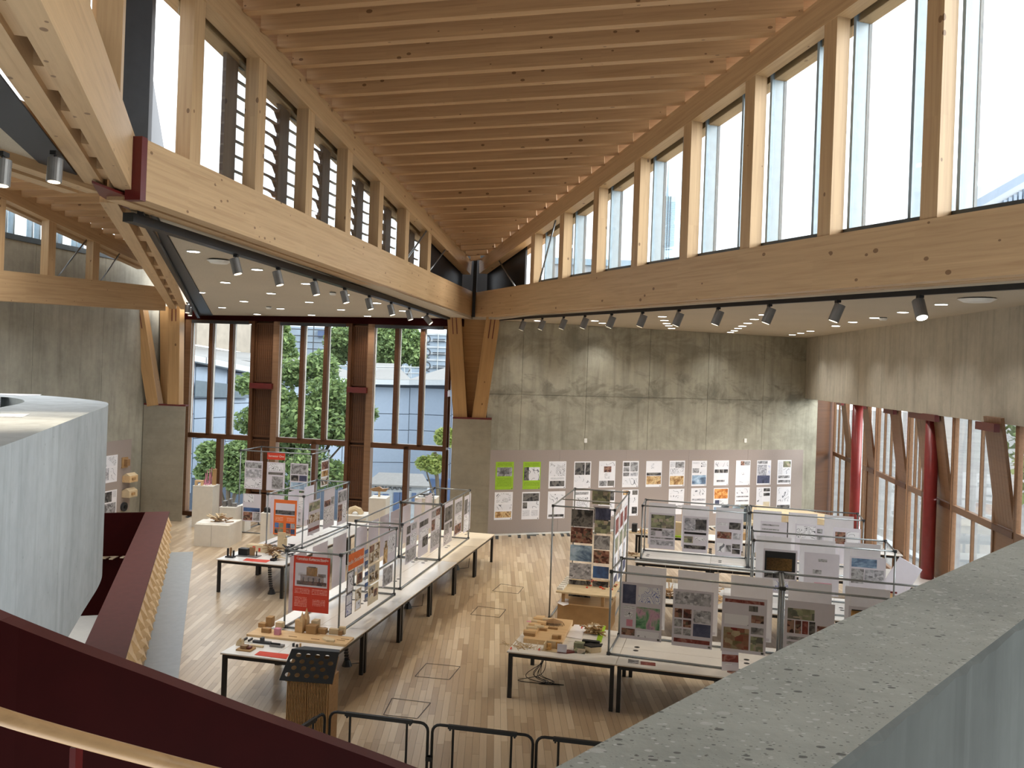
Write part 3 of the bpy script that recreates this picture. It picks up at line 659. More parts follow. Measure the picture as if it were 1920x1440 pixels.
MB().prism([V((p.x, p.y, zb)) for p in so[::3]] + [V((-11.2, 4, zb))], (0, 0, .1)).build('drum_base', M_['conc_drum'], dr)
for q, lab in (([(0, 738.5), (40, 739.5), (78, 740.5), (74, 742), (36, 742.5), (0, 741)], 'white papers lying at the far edge of the drum top'), ([(0, 776.5), (56, 777), (42, 783), (0, 782)], 'printed white sheet lying on the near drum top')):
    tag(MB().prism([dz(u, v) + V((0, 0, .001)) for u, v in q], (0, 0, .006)).build('paper_sheet', M_['paper']), lab, 'paper')
# ---------------------------------------------------------------- stairwell balustrade with folded timber cladding
b_far, b_near = onz(318, 959, 1.11), onz(231.5, 1245, 1.11)
bd = (b_near - b_far); bd.z = 0; bl = bd.length + 4.5; bd.normalize(); bo = V((bd.y, -bd.x, 0)); bo = bo if bo.x < 0 else -bo     # towards the left
Bx = Matrix(((bd.x, bo.x, 0, b_far.x), (bd.y, bo.y, 0, b_far.y), (0, 0, 1, 0), (0, 0, 0, 1)))
bs = thing('stairwell_balustrade', 'dark red stairwell balustrade clad with folded pale timber', 'balustrade'); bs.matrix_world = Bx
bwid = ((onz(272, 961, 1.11) - b_far).dot(bo))
MB().box(0, bl, 0, bwid, 1.07, 1.11).build('capping', M_['red_cap'], bs)
MB().box(.0, bl, bwid - .05, bwid, -3, 1.07).build('inner_face', M_['red_dark'], bs)
MB().box(0, .08, bwid - .05, 5.5, -3, 1.105).build('inner_face', M_['red_dark'], bs)
MB().box(0, bl, .06, .12, 0, 1.07).build('core', M_['ply'], bs)
# folded cladding: four rows of tilted triangles per module
n = int(bl / .56)
for i in range(n):
    x0 = i * .56
    m = MB()
    for r in range(3):
        z0, z1 = .04 + r * .343, .04 + (r + 1) * .343; xa, xb = x0, x0 + .56; xm = x0 + (.14 if r % 2 else .40)
        A_, B_, C_, D_ = V((xa, .06, z0)), V((xb, .06, z0)), V((xb, .06, z1)), V((xa, .06, z1)); P_ = V((xm, -.09, z0 + .06)); Q_ = V((xm, .05, z1))
        m.add([A_, B_, C_, D_, P_], [(0, 1, 4), (1, 2, 4), (2, 3, 4), (3, 0, 4)])
    m.build('folded_panel', M_['ply'], bs)
tag(MB().box(0 - .1, bl, -.62, -.05, .001, .012).build('floor_strip', M_['grey_floor'], M=Bx), 'grey floor strip running along the folded timber balustrade', 'floor strip')
tag(MB().prism([V((*onz(330, 930, -1.5).xy, -1.55)), V((*onz(60, 930, -1.5).xy, -1.55)), V((-12, 8, -1.55)), V((-3, 8, -1.55))], (0, 0, .05)).build('lower_floor', M_['white']), kind='structure')
# ---------------------------------------------------------------- near stair balustrade (dark red plate) and oak handrail
sb = thing('stair_balustrade', 'dark red stair balustrade with an oak handrail in the near left corner', 'balustrade')
tp = [at(-120, 1112, 2.45), at(0, 1163, 2.6), at(150, 1222, 2.72), at(300, 1277, 2.86), at(450, 1334, 3.0), at(600, 1388, 3.14), at(700, 1424, 3.24), at(830, 1473, 3.36), at(1000, 1540, 3.5)]
tp = smoothline(tp, 4); m = MB(); mc = MB()
for a, b in zip(tp, tp[1:]):
    m.add([a, b, b - V((0, 0, 1.6)), a - V((0, 0, 1.6))], [(0, 1, 2, 3)]); m.add([a + V((0, .05, 0)), b + V((0, .05, 0)), b + V((0, .05, -1.6)), a + V((0, .05, -1.6))], [(3, 2, 1, 0)])
    mc.add([a, b, b + V((.01, .055, .0)), a + V((.01, .055, 0))], [(0, 1, 2, 3)])
m.build('plate', M_['red_dark'], sb); mc.build('top_edge', M_['red_cap'], sb)  # lighter edge colour paints in the sky reflected by the plate top
hp = [at(-150, 1290, 2.15), at(0, 1343, 2.2), at(130, 1381, 2.26), at(260, 1416, 2.32), at(400, 1452, 2.4), at(600, 1500, 2.5)]
MB().tube(smoothline(hp, 5), .0205, 14).build('handrail', M_['oak_rail'], sb, smooth=True)
MB().box(-.008, .008, -.01, .03, -.5, 0, 0, Matrix.Translation(at(140, 1400, 2.3))).build('handrail_bracket', M_['steel_red'], sb)
# ---------------------------------------------------------------- big speckled parapet on the right
h = .62; zt = HGT - h
Lp = [onz(u, v, zt) for u, v in ((860, 1531), (1040, 1440), (1150, 1380), (1280, 1311), (1440, 1229), (1600, 1153), (1760, 1081), (1920, 1010), (2100, 934))]
Rp = [onz(u, v, zt) for u, v in ((1300, 1630), (1557, 1440), (1740, 1298), (1920, 1160), (2130, 1000))]
def resample(pts, n):
    ls = [0]
    for a, b in zip(pts, pts[1:]): ls.append(ls[-1] + (b - a).length)
    out = []
    for i in range(n):
        d = ls[-1] * i / (n - 1); k = max(j for j in range(len(ls)) if ls[j] <= d + 1e-9); k = min(k, len(pts) - 2)
        out.append(pts[k] + (pts[k + 1] - pts[k]) * ((d - ls[k]) / (ls[k + 1] - ls[k])))
    return out
Lp = resample(smoothline(Lp, 5), 60); Rp = resample(smoothline(Rp, 5), 60)
rg = random.Random(5)
par = thing('concrete_parapet', 'thick speckled grey concrete parapet in the near right corner', 'parapet')
m = MB(); m2 = MB()
Lq = [p + V((0, 0, -.012)) + V((-.01 + .004 * rg.random(), .01, 0)) for p in Lp]; Rq = [p + V((0, 0, -.006 - .012 * rg.random())) + V((.004 + .006 * rg.random(), -.006, 0)) for p in Rp]
for i in range(59):
    m.quad(Lp[i], Rp[i], Rp[i + 1], Lp[i + 1]); m.quad(Lq[i], Lp[i], Lp[i + 1], Lq[i + 1]); m2.quad(Rp[i], Rq[i], Rq[i + 1], Rp[i + 1])
    m2.quad(Rq[i], Rq[i] - V((0, 0, 1.3)), Rq[i + 1] - V((0, 0, 1.3)), Rq[i + 1]); m2.quad(Lq[i + 1], Lq[i + 1] - V((0, 0, 1.6)), Lq[i] - V((0, 0, 1.6)), Lq[i])
m.build('parapet_top', M_['conc_top'], par); m2.build('parapet_side', M_['conc_side'], par)
# ---------------------------------------------------------------- shell out of view: closes the room behind and beside the camera
sh = M_['conc_left']
for nm, b in (('wall_rear', (-18, 12, -6.2, -6, -3, 13)), ('wall_side_left', (-18.2, -18, -6, 16, -3, 13))):
    tag(MB().box(*b).build(nm, sh), kind='structure')
tag(MB().prism([V((-18, -6, 8.6)), V((-1.2, -6, 8.6)), V((-5.0, 9.8, 8.6)), V((-18, 9.8, 8.6))], (0, 0, .2)).build('ceiling_rear', M_['soffit']), kind='structure')
tag(MB().prism([V((10.0, -6, 7.0)), V((12, -6, 7.0)), V((10, 4, 7.0)), V((7.6, 4, 7.0))], (0, 0, .2)).build('ceiling_rear_right', M_['soffit']), kind='structure')
tag(MB().prism([V((-6.5, -2.2, 6.9)), V((11, -3.2, 6.9)), V((11, -3.4, 6.9)), V((-6.5, -2.4, 6.9))], (0, 0, 6)).build('wall_lantern_end', M_['walnut']), kind='structure')  # unseen dark closure added to cut light from behind the camera
q0_, q1_ = M0 + mdir * 3.6, M0 + mdir * 10
tag(MB().prism([q0_ + mo * .1 + V((0, 0, .7)), q1_ + mo * .1 + V((0, 0, .7)), q1_ + mo * .3 + V((0, 0, .7)), q0_ + mo * .3 + V((0, 0, .7))], (0, 0, 4.5)).build('wall_lantern_side', M_['pine']), kind='structure')  # unseen panel added over the glazed side to reduce light
tag(MB().box(-18, 12, -6, -2.6, 7.2, 7.4).build('ceiling_gallery', M_['soffit']), kind='structure')
tag(MB().box(9.4, 9.8, -6, 5.2, -3, 7.2).build('wall_side_right', sh), kind='structure')
tag(MB().prism([V((7.9, 5.2, -3)), V((9.4, 5.2, -3)), V((9.4, 12.4, -3)), V((8.75, 12.4, -3))], (0, 0, 7.6)).build('wall_side_lower', sh), kind='structure')
tag(MB().box(-18, 12, -6, 1.2, 3.3, 3.6).build('floor_gallery', M_['conc_side']), kind='structure')
# ================================================================ outside
ZG = -3.6
def paving():
    t = NT('street_paving'); c = t.coord('Object'); n = t.noise(c, .4, 5); n2 = t.noise(c, 9, 3)
    return t.fin(t.mix(.4, t.ramp(n, (.3, srgb(104, 104, 104)), (.7, srgb(132, 131, 128))), t.ramp(n2, (.3, .85), (.7, 1.0)), 'MULTIPLY'), .8)
M_['paving'] = paving()
M_['clad'] = plain('pale_blue_cladding', srgb(132, 144, 160), .4, var=.03)
M_['clad_dark'] = plain('cladding_joint', srgb(64, 74, 88), .6)
M_['roofband'] = plain('roof_fascia', srgb(160, 164, 168), .5, var=.03)
M_['roofgrey'] = plain('grey_membrane_roof', srgb(118, 116, 114), .8)
M_['beige'] = plain('viaduct_concrete', srgb(132, 124, 114), .85, var=.1, scale=2)
M_['blueglass'] = plain('blue_glazing', srgb(62, 82, 116), .3, spec=.5)
M_['sheet'] = plain('scaffold_sheeting', srgb(134, 146, 158), .6, var=.06, scale=1)
M_['bark'] = plain('bark', srgb(84, 74, 60), .9)
def leafmat(nm, a, b):
    t = NT(nm); oi = t.new('NewGeometry'); col = t.ramp(oi.outputs['Random Per Island'], (0, a), (1, b)); t.fin(col, .6)
    t.b.inputs['Subsurface Weight'].default_value = 0
    tr = t.new('BsdfTranslucent'); t.set(tr.inputs[0], col); mx = t.new('MixShader', Fac=.35); t.l.new(t.b.outputs[0], mx.inputs[1]); t.l.new(tr.outputs[0], mx.inputs[2]); t.l.new(mx.outputs[0], t.out.inputs[0])
    return t.m
M_['leaf'] = leafmat('leaf_green', srgb(70, 92, 56), srgb(134, 154, 96)); M_['leaf2'] = leafmat('leaf_yellow_green', srgb(104, 124, 60), srgb(164, 172, 96))
tag(MB().box(-140, 140, 33.5, 260, ZG - .3, ZG).build('ground', M_['paving']), kind='structure')
tag(MB().box(12.6, 140, -30, 33.5, ZG - .3, ZG).build('ground_side', M_['paving']), kind='structure')
# --- panel-clad pavilion opposite the windows
fp = [(at(250, 700, 38).xy, 5.35), (at(365, 700, 41).xy, 4.9), (at(480, 700, 45).xy, 4.35), (at(590, 700, 48).xy, 4.1), (at(700, 700, 50).xy, 4.0), (at(770, 700, 50.5).xy, 4.02), (at(850, 700, 50).xy, 4.1), (at(960, 700, 48).xy, 4.2)]
pav = thing('pavilion', 'pale blue panel-clad pavilion with a white roof edge beyond the tall windows', 'building')
m = MB(); mr = MB(); mf = MB()
def lerp(a, b, t): return a + (b - a) * t
segs = []
for (a, za), (b, zb_) in zip(fp, fp[1:]):
    segs.append((V((a.x, a.y, za)), V((b.x, b.y, zb_))))
for a, b in segs:
    m.quad(V((a.x, a.y, ZG)), V((b.x, b.y, ZG)), b, a)
    nrm = V((0, 0, 1)).cross(b - a); nrm.z = 0; nrm.normalize(); nrm = nrm if nrm.y > 0 else -nrm
    mf.prism([a - nrm * .7, b - nrm * .7, b - nrm * .7 + V((0, 0, .28)), a - nrm * .7 + V((0, 0, .28))], nrm * .7)
    mr.quad(a - nrm * .65 + V((0, 0, .29)), b - nrm * .65 + V((0, 0, .29)), b + nrm * 9 + V((0, 0, 1.2)), a + nrm * 9 + V((0, 0, 1.2)))
m.build('backing_wall', M_['clad_dark'], pav); mf.build('fascia', M_['roofband'], pav); mr.build('roof', M_['roofgrey'], pav)
for a, b in segs:
    L = (b - a).length; n = max(1, round(L / 1.95)); nrm = V((0, 0, 1)).cross(b - a); nrm.z = 0; nrm.normalize(); nrm = nrm if nrm.y > 0 else -nrm
    for i in range(n):
        p, q = lerp(a, b, (i + .012) / n), lerp(a, b, (i + .988) / n)
        for r in range(8):
            z0, z1 = p.z - .75 - (r + 1) * .93, p.z - .75 - r * .93
            if r == 0: z1 += .6
            if z0 < -1.4: continue
            MB().prism([V((p.x, p.y, z0 + .02)), V((q.x, q.y, z0 + .02)), V((q.x, q.y, z1 - .02)), V((p.x, p.y, z1 - .02))], -nrm * .05).build('cladding_panel', M_['clad'], pav)
# windows strip in the left part of the pavilion
a, b = at(368, 700, 40.6), at(470, 716, 44.2); a.z = 4.1; b.z = 3.8
MB().prism([V((a.x, a.y, 3.35)), V((b.x, b.y, 3.2)), b, a], (0, -.08, 0)).build('strip_window', M_['frame_dark'], pav)
# roof rails
for u0, u1, v, d in ((600, 790, 686, 54), (600, 790, 697, 54)):
    MB().tube([at(u0, v, d), at(u1, v + 3, d)], .04, 5).build('roof_rail', M_['roofband'], pav)
for u in (608, 655, 705, 758, 770): MB().tube([at(u, 685, 54), at(u, 708, 54)], .04, 5).build('roof_rail', M_['roofband'], pav)
# --- entrance booth
bo_ = thing('entrance_booth', 'white gabled booth lettered ENTRANCE beyond the right tall window', 'booth')
Y = 43.5; x0, x1 = at(690, 920, Y).x, at(801, 920, Y).x; zt_ = at(750, 912, Y).z; zr = at(750, 897, Y).z
M_['booth'] = plain('off_white_booth_paint', srgb(158, 162, 166), .6)
MB().box(x0, x1, Y, Y + 2.2, ZG, zt_).build('wall', M_['booth'], bo_)
MB().prism([V((x0 - .15, Y - .15, zt_)), V((x1 + .15, Y - .15, zt_)), V((x1 - .35, Y + 1.1, zr + .05)), V((x0 + .35, Y + 1.1, zr + .05))], (0, 0, .08)).build('roof', M_['roofgrey'], bo_)
for u0, u1, v0, v1 in ((702, 714, 926, 945), (717, 728, 926, 945), (738, 748, 923, 990), (749.5, 760, 923, 990), (772, 780, 924, 945)):
    a, b = at(u0, v0, Y - .03), at(u1, v1, Y - .03); MB().box(a.x, b.x, Y - .04, Y, b.z, a.z).build('window_pane', M_['blueglass'], bo_)
def text(name, s, size, mat, M, par, ext=.003, align='CENTER'):
    cu = bpy.data.curves.new(name, 'FONT'); cu.body = s; cu.size = size; cu.extrude = ext; cu.align_x = align; cu.align_y = 'CENTER'
    tmp = bpy.data.objects.new(name, cu); dg = bpy.context.evaluated_depsgraph_get(); COL.objects.link(tmp); dg.update()
    me = bpy.data.meshes.new_from_object(tmp.evaluated_get(bpy.context.evaluated_depsgraph_get())); COL.objects.unlink(tmp); bpy.data.objects.remove(tmp)
    me.materials.clear(); me.materials.append(mat); return link(name, me, par, M)
XZ = Matrix(((1, 0, 0, 0), (0, 0, -1, 0), (0, 1, 0, 0), (0, 0, 0, 1)))        # text standing in the XZ plane, facing -Y
text('lettering', 'ENTRANCE', .36, M_['dark_grey'], Matrix.Translation(at(737, 914.5, Y - .03)) @ XZ, bo_)
bg_ = MB().box(at(806, 900, 45).x, at(850, 900, 45).x, 45, 45.4, ZG, at(806, 898, 45).z).build('blue_hoarding', M_['blueglass']); tag(bg_, 'blue glazed screen to the right of the white entrance booth', 'screen')
# --- scaffolded buildings far behind
sc1 = thing('scaffold_building', 'building wrapped in pale sheeting with three Q marks, behind the tree', 'building')
Y = 120; a, b = at(745, 606, Y), at(880, 700, Y); MB().box(a.x, b.x, Y, Y + 12, ZG, at(800, 628, Y).z).build('sheeting', M_['sheet'], sc1)
for v in (628, 640, 652, 664, 676, 690): q = at(800, v, Y - .05).z; MB().box(a.x, b.x, Y - .15, Y, q, q + .25).build('sheet_band', M_['roofband'], sc1)
for v in (637, 662, 687):
    p = at(799, v, Y - .3); text('q_mark', 'Q', 1.7, M_['dark_grey'], Matrix.Translation(p) @ XZ, sc1)
    for dz_ in (.12, -.15): MB().box(p.x + .9, p.x + 2.6, p.y, p.y + .05, p.z + dz_ - .06, p.z + dz_ + .06).build('print_line', M_['dark_grey'], sc1)
for i in range(6): x = a.x + i * 1.9; MB().tube([V((x, Y - .3, ZG)), V((x, Y - .3, at(800, 616, Y).z))], .06, 5).build('scaffold_pole', M_['galv'], sc1)
sc2 = thing('scaffold_building', 'scaffolded block with blue netting seen through the middle window', 'building')
Y = 105; a, b = at(520, 600, Y), at(660, 670, Y)
MB().box(a.x, b.x, Y, Y + 10, ZG, at(560, 612, Y).z).build('sheeting', M_['sheet'], sc2)
MB().box(at(598, 600, Y).x, at(612, 600, Y).x, Y - .4, Y, at(600, 632, Y).z, at(600, 620, Y).z).build('netting', M_['blueglass'], sc2)
for i in range(7): x = a.x + (b.x - a.x) * i / 6; MB().tube([V((x, Y - .6, ZG)), V((x, Y - .6, at(560, 604, Y).z))], .07, 5).build('scaffold_pole', M_['dark_grey'], sc2)
for v in (618, 630, 642, 654): q = at(580, v, Y).z; MB().tube([V((a.x, Y - .6, q)), V((b.x, Y - .6, q))], .06, 5).build('scaffold_tube', M_['dark_grey'], sc2)
# --- viaduct wall
vi = thing('viaduct_wall', 'beige concrete viaduct parapet seen through the left window', 'viaduct')
P0, P1 = at(330, 640, 66), at(500, 668, 74)
for i in range(5):
    a, b = lerp(P0, P1, i / 5 + .004), lerp(P0, P1, (i + 1) / 5 - .004)
    MB().prism([a, b, b + V((0, 0, 2.4)), a + V((0, 0, 2.4))], (0, .3, 0)).build('wall_panel', M_['beige'], vi)
MB().prism([P0 + V((0, .2, -.1)), P1 + V((0, .2, -.1)), P1 + V((0, .4, -6)), P0 + V((0, .4, -6))], (0, .2, 0)).build('deck', M_['roofgrey'], vi)
MB().quad(P0 + V((-6, 0, -.05)), P1 + V((4, 0, -.05)), P1 + V((6, -16, -.6)), P0 + V((-2, -16, -.3))).build('road', M_['roofgrey'], vi)
for i in range(9): q = lerp(P0, P1, i / 8); MB().tube([q + V((0, 0, 2.4)), q + V((0, 0, 3.3))], .04, 5).build('rail_post', M_['galv'], vi)
MB().tube([P0 + V((0, 0, 3.3)), P1 + V((0, 0, 3.3))], .05, 5).build('rail', M_['galv'], vi)
q = at(434, 640, 64); MB().tube([q + V((0, 0, -4)), q + V((0, 0, 4))], .09, 6).build('lamp_pole', M_['galv'], vi)
# --- trees
def tree(name, label, blobs, base, n, mat, size, group='trees beyond the windows', seed=1):
    rg = random.Random(seed); t = thing(name, label, 'tree', base, group=group); b = V(base); m = MB()
    tot = sum(r ** 2 for _, r in blobs)
    for c, r in blobs:
        for _ in range(int(n * r * r / tot)):
            d = V((rg.gauss(0, 1), rg.gauss(0, 1), rg.gauss(0, 1))).normalized(); rr_ = r * (rg.random() ** .45); p = c + V((d.x, d.y, d.z * .85)) * rr_ - b
            s = size * (.6 + rg.random() * .8); u = V((rg.gauss(0, 1), rg.gauss(0, 1), rg.gauss(0, .6))).normalized(); w = u.cross(V((rg.gauss(0, 1), rg.gauss(0, 1), rg.gauss(0, 1)))).normalized()
            m.add([p - u * s, p + w * s * .5, p + u * s, p - w * s * .5], [(0, 1, 2, 3)])
    f_ = m.build('foliage', mat, t); f_['kind'] = 'stuff'
    c0 = blobs[0][0]; tm = MB().tube([V((0, 0, 0)), (c0 - b) * .5, c0 - b + V((0, 0, .5))], .16, 8, r2=.06)
    tm.build('trunk', M_['bark'], t)
    for c, r in blobs[1:]:
        MB().tube([(c0 - b) * .55, c - b], .07, 6, r2=.02).build('branch', M_['bark'], t)
def B_(u, v, y, rpx): return at(u, v, y), rpx * y / 1640
tree('street_tree', 'large leafy green tree filling the middle window', [B_(570, 800, 37, 62), B_(520, 760, 38, 45), B_(615, 745, 38, 52), B_(545, 700, 39, 34), B_(600, 690, 39, 38), B_(640, 800, 37, 45), B_(510, 850, 37, 50), B_(580, 880, 36, 50), B_(470, 790, 38, 32), B_(462, 720, 38, 24), B_(530, 940, 36, 40), B_(625, 890, 36, 34), B_(694, 775, 37, 17), B_(660, 760, 37, 30)], (at(570, 800, 37).x, 37, ZG), 20000, M_['leaf'], .115, seed=2)
tree('street_tree', 'tall dark green tree behind the roof rail in the right window', [B_(735, 655, 70, 40), B_(715, 632, 70, 30), B_(765, 640, 71, 34), B_(745, 620, 71, 30), B_(780, 672, 70, 20), B_(700, 675, 70, 28), B_(642, 640, 72, 36), B_(630, 665, 72, 26)], (at(735, 700, 70).x, 70, ZG), 12000, M_['leaf'], .2, seed=4)
tree('street_tree', 'small yellow-green tree at the right edge of the right window', [B_(815, 870, 36, 22), B_(835, 820, 36, 22), B_(795, 868, 36, 16)], (at(842, 900, 36).x, 36, ZG), 3000, M_['leaf2'], .1, seed=5)
tree('street_tree', 'low leafy tree behind the tall white plinth in the left window', [B_(425, 880, 35, 38), B_(395, 850, 35, 28), B_(455, 850, 35, 34), B_(450, 900, 35, 30), B_(385, 885, 35, 22)], (at(440, 900, 35).x, 35, ZG), 8000, M_['leaf'], .1, seed=6)
tree('street_tree', 'tree at the upper left of the middle window beside the scaffolding', [B_(530, 640, 60, 22), B_(525, 615, 60, 18), B_(545, 665, 60, 14)], (at(528, 700, 60).x, 60, ZG), 2500, M_['leaf'], .22, seed=8)
tree('street_tree', 'green street tree glimpsed through the windows on the right', [(V((19, 27, 2.5)), 3.2), (V((20, 31, 3.5)), 2.6), (V((18.5, 23.5, 3)), 2.2)], (19, 27, ZG), 3500, M_['leaf'], .2, seed=9)
# --- right hand street
rs = thing('street_building', 'pale building across the street on the right', 'building')
MB().box(44, 45, -10, 70, ZG, 1.2).build('wall', M_['roofband'], rs)
for i in range(10): MB().box(43.94, 44, -6 + i * 7, -3 + i * 7, -2.6, .4).build('window_pane', M_['blueglass'], rs)
for i in range(3): tag(MB().box(13.6 + i * 3.4, 14.2 + i * 3.4, -5, 60, ZG, ZG + .12).build('kerb', M_['roofband']), 'white kerb line along the street, %s from the building' % ('first', 'second', 'third')[i], 'kerb', 'street kerbs')
# --- skyline through the clerestory
tw = thing('tower', 'slim glazed tower with a spire far away behind the clerestory', 'tower')
Y = 400; a, b = at(1238, 400, Y), at(1266, 400, Y); zt_ = at(1250, 368, Y).z
M_['tower'] = plain('pale_tower_glass', srgb(176, 200, 204), .3)
MB().box(a.x, b.x, Y, Y + 10, 0, zt_).build('shaft', M_['tower'], tw)
nf = 26
for i in range(nf): z = 60 + i * (zt_ - 62) / nf; MB().box(a.x - .1, b.x + .1, Y - .2, Y, z, z + .5).build('floor_band', M_['frame_blue'], tw)
for q in (.33, .5, .66): x = a.x + (b.x - a.x) * q; MB().box(x - .2, x + .2, Y - .35, Y, 0, zt_).build('mullion', M_['frame_dark'], tw)
MB().tube([V(((a.x + b.x) / 2, Y + 2, zt_)), V(((a.x + b.x) / 2, Y + 2, at(1255, 300, Y).z))], .8, 6, r2=.1).build('spire', M_['frame_blue'], tw)
ob = thing('tower', 'distant pyramid-shaped skyscraper beside the clerestory post', 'tower')
Y = 600; a, b, c = at(1107, 500, Y), at(1150, 500, Y), at(1140, 330, Y)
MB().add([(a.x, Y, 0), (b.x, Y, 0), (b.x, Y + 16, 0), (a.x, Y + 16, 0), (c.x, Y + 8, c.z)], [(0, 1, 4), (1, 2, 4), (2, 3, 4), (3, 0, 4)]).build('facets', M_['tower'], ob)
MB().box(c.x - .3, c.x + .3, Y + 7.7, Y + 8.3, c.z - 3, c.z + 8).build('spire', M_['frame_blue'], ob)
lr = thing('rooftop_block', 'low grey rooftop block along the foot of the clerestory', 'building')
Y = 70; a, b = at(1030, 495, Y), at(1180, 495, Y); MB().box(a.x, b.x, Y, Y + 6, 0, a.z).build('wall', M_['roofband'], lr); MB().box(a.x - .2, b.x + .2, Y - .2, Y + 6, a.z, a.z + .5).build('parapet', M_['frame_blue'], lr)
ir = thing('shed_roof', 'pale blue corrugated shed roof at the right end of the clerestory', 'building')
Y = 34; a = at(1812, 402, Y); b = at(1925, 338, Y)
MB().prism([a, b, V((b.x, b.y, 4)), V((a.x, a.y, 4))], (0, 10, 0)).build('wall', M_['roofband'], ir)
nrib = 12
for i in range(nrib):
    p = lerp(a, b, (i + .5) / nrib); MB().box(p.x - .06, p.x + .06, Y - .12, Y, 4, p.z - .3).build('rib', M_['clad'], ir)
e = (b - a).normalized(); MB().prism([a - e * .5, b + e, b + e + V((0, 0, .35)), a - e * .5 + V((0, 0, .35))], (0, 10, 0)).build('roof_edge', M_['clad'], ir)
# ================================================================ objects
ORD = ('first', 'second', 'third', 'fourth', 'fifth', 'sixth', 'seventh', 'eighth', 'ninth', 'tenth', 'eleventh', 'twelfth', 'thirteenth', 'fourteenth', 'fifteenth', 'sixteenth')
# ---------------------------------------------------------------- print materials
def pm_noise(nm, cols, scale=3, dist=1.2, det=5, rough=.55, st=(1, 1, 1)):
    t = NT(nm); c = t.coord('Object', st, rnd=57); n = t.noise(c, scale, det, .62, dist); k = len(cols)
    return t.fin(t.ramp(n, *[(.28 + .44 * i / (k - 1), srgb(*q)) for i, q in enumerate(cols)]), rough)
def pm_blocks(nm, cols, scale=6):
    t = NT(nm); v = t.new('TexVoronoi', Scale=scale, distance='CHEBYCHEV'); t.l.new(t.coord('Object', (1, 1, 1.3), rnd=41), v.inputs['Vector'])
    sp = t.new('SeparateColor'); t.l.new(v.outputs['Color'], sp.inputs[0]); k = len(cols)
    n = t.noise(t.coord('Object', rnd=5), 14, 4)
    col = t.ramp(sp.outputs[0], *[(i / (k - 1), srgb(*q)) for i, q in enumerate(cols)])
    return t.fin(t.mix(.6, col, t.ramp(n, (.3, .6), (.7, 1.1)), 'MULTIPLY'), .55)
def pm_lines(nm, ink, paper=(226, 226, 232), freq=9, th=.12, scale=2.2):
    t = NT(nm); n = t.noise(t.coord('Object', rnd=37), scale, 2, .5, .3); fr = t.math('FRACT', t.math('MULTIPLY', n, freq)); ln = t.math('LESS_THAN', fr, th)
    n2 = t.noise(t.coord('Object', rnd=11), 4, 2); ms = t.math('MULTIPLY', ln, t.math('GREATER_THAN', n2, .45))
    return t.fin(t.mix(ms, srgb(*paper), srgb(*ink)), .65)
def pm_text(nm, ink, paper, freq=42):
    t = NT(nm); tc = t.new('TexCoord'); sp = t.new('SeparateXYZ'); t.l.new(tc.outputs['Object'], sp.inputs[0])
    ln = t.math('LESS_THAN', t.math('FRACT', t.math('MULTIPLY', sp.outputs[2], freq)), .42)
    n = t.noise(t.coord('Object', (40, 40, 6)), 3, 2); ms = t.math('MULTIPLY', ln, t.math('GREATER_THAN', n, .45))
    return t.fin(t.mix(t.math('MULTIPLY', ms, .7), srgb(*paper), srgb(*ink)), .65)
PM = {
 'dark': pm_noise('print_dark_photo', ((18, 18, 20), (44, 42, 44), (120, 116, 112), (30, 28, 30)), 5),
 'mid': pm_noise('print_grey_photo', ((60, 60, 64), (120, 118, 120), (180, 180, 184), (84, 82, 86)), 6),
 'line': pm_lines('print_line_drawing', (120, 122, 130)), 'line2': pm_lines('print_dense_drawing', (70, 72, 80), freq=16, th=.2, scale=4),
 'blue': pm_lines('print_blue_drawing', (120, 130, 190), freq=14, th=.25, scale=5),
 'text': pm_text('print_text', (110, 110, 118), (226, 226, 232)), 'textg': pm_text('print_text_green', (70, 100, 10), (150, 190, 40)),
 'texto': pm_text('print_text_orange', (250, 220, 200), (222, 110, 50)), 'textr': pm_text('print_text_red', (250, 200, 190), (204, 66, 46)),
 'warm': pm_noise('print_warm_render', ((40, 26, 16), (150, 108, 60), (220, 190, 140), (90, 60, 36)), 5),
 'orange': pm_noise('print_orange_render', ((30, 24, 18), (200, 120, 50), (236, 184, 110), (150, 80, 30)), 5),
 'brown': pm_blocks('print_brown_blocks', ((50, 30, 28), (120, 70, 60), (170, 130, 110), (90, 84, 70)), 16),
 'site': pm_blocks('print_site_plan', ((120, 120, 96), (160, 164, 130), (90, 92, 84), (196, 180, 160)), 10),
 'siter': pm_blocks('print_red_site_plan', ((150, 130, 100), (126, 40, 34), (178, 160, 130), (110, 100, 66)), 9),
 'green': pm_noise('print_green_site', ((50, 90, 70), (110, 160, 120), (200, 160, 180), (60, 80, 110)), 4),
 'sky': pm_noise('print_sky_photo', ((60, 60, 56), (96, 120, 150), (170, 196, 220), (220, 226, 234)), 2, .4, st=(1, 1, 2)),
 'skyd': pm_noise('print_blue_sky', ((30, 34, 30), (60, 80, 120), (70, 110, 170), (150, 160, 170)), 2, .6),
 'night': pm_noise('print_night_blue', ((36, 38, 60), (70, 74, 100), (96, 100, 124)), 4),
 'plan': pm_blocks('print_plan', ((196, 196, 204), (150, 150, 158), (214, 214, 222), (110, 110, 116)), 20),
 'fig': pm_blocks('print_figures', ((30, 28, 26), (140, 110, 70), (216, 206, 190), (226, 222, 216)), 12),
 'black': M_['black'], 'dred': pm_noise('print_dark_red_strip', ((80, 30, 30), (130, 60, 52), (170, 130, 120)), 9),
 'g': M_['green'], 'o': M_['orange'], 'r': M_['redprint'], 'w': M_['paper'], 'lil': plain('lilac_paper', srgb(208, 204, 214), .7, var=.02), 'cream': plain('cream_paper', srgb(216, 202, 174), .7), 'pink': plain('pink_print', srgb(206, 140, 160), .7), 'gold': plain('golden_model_photo', srgb(196, 150, 90), .7, var=.3, scale=30),
}
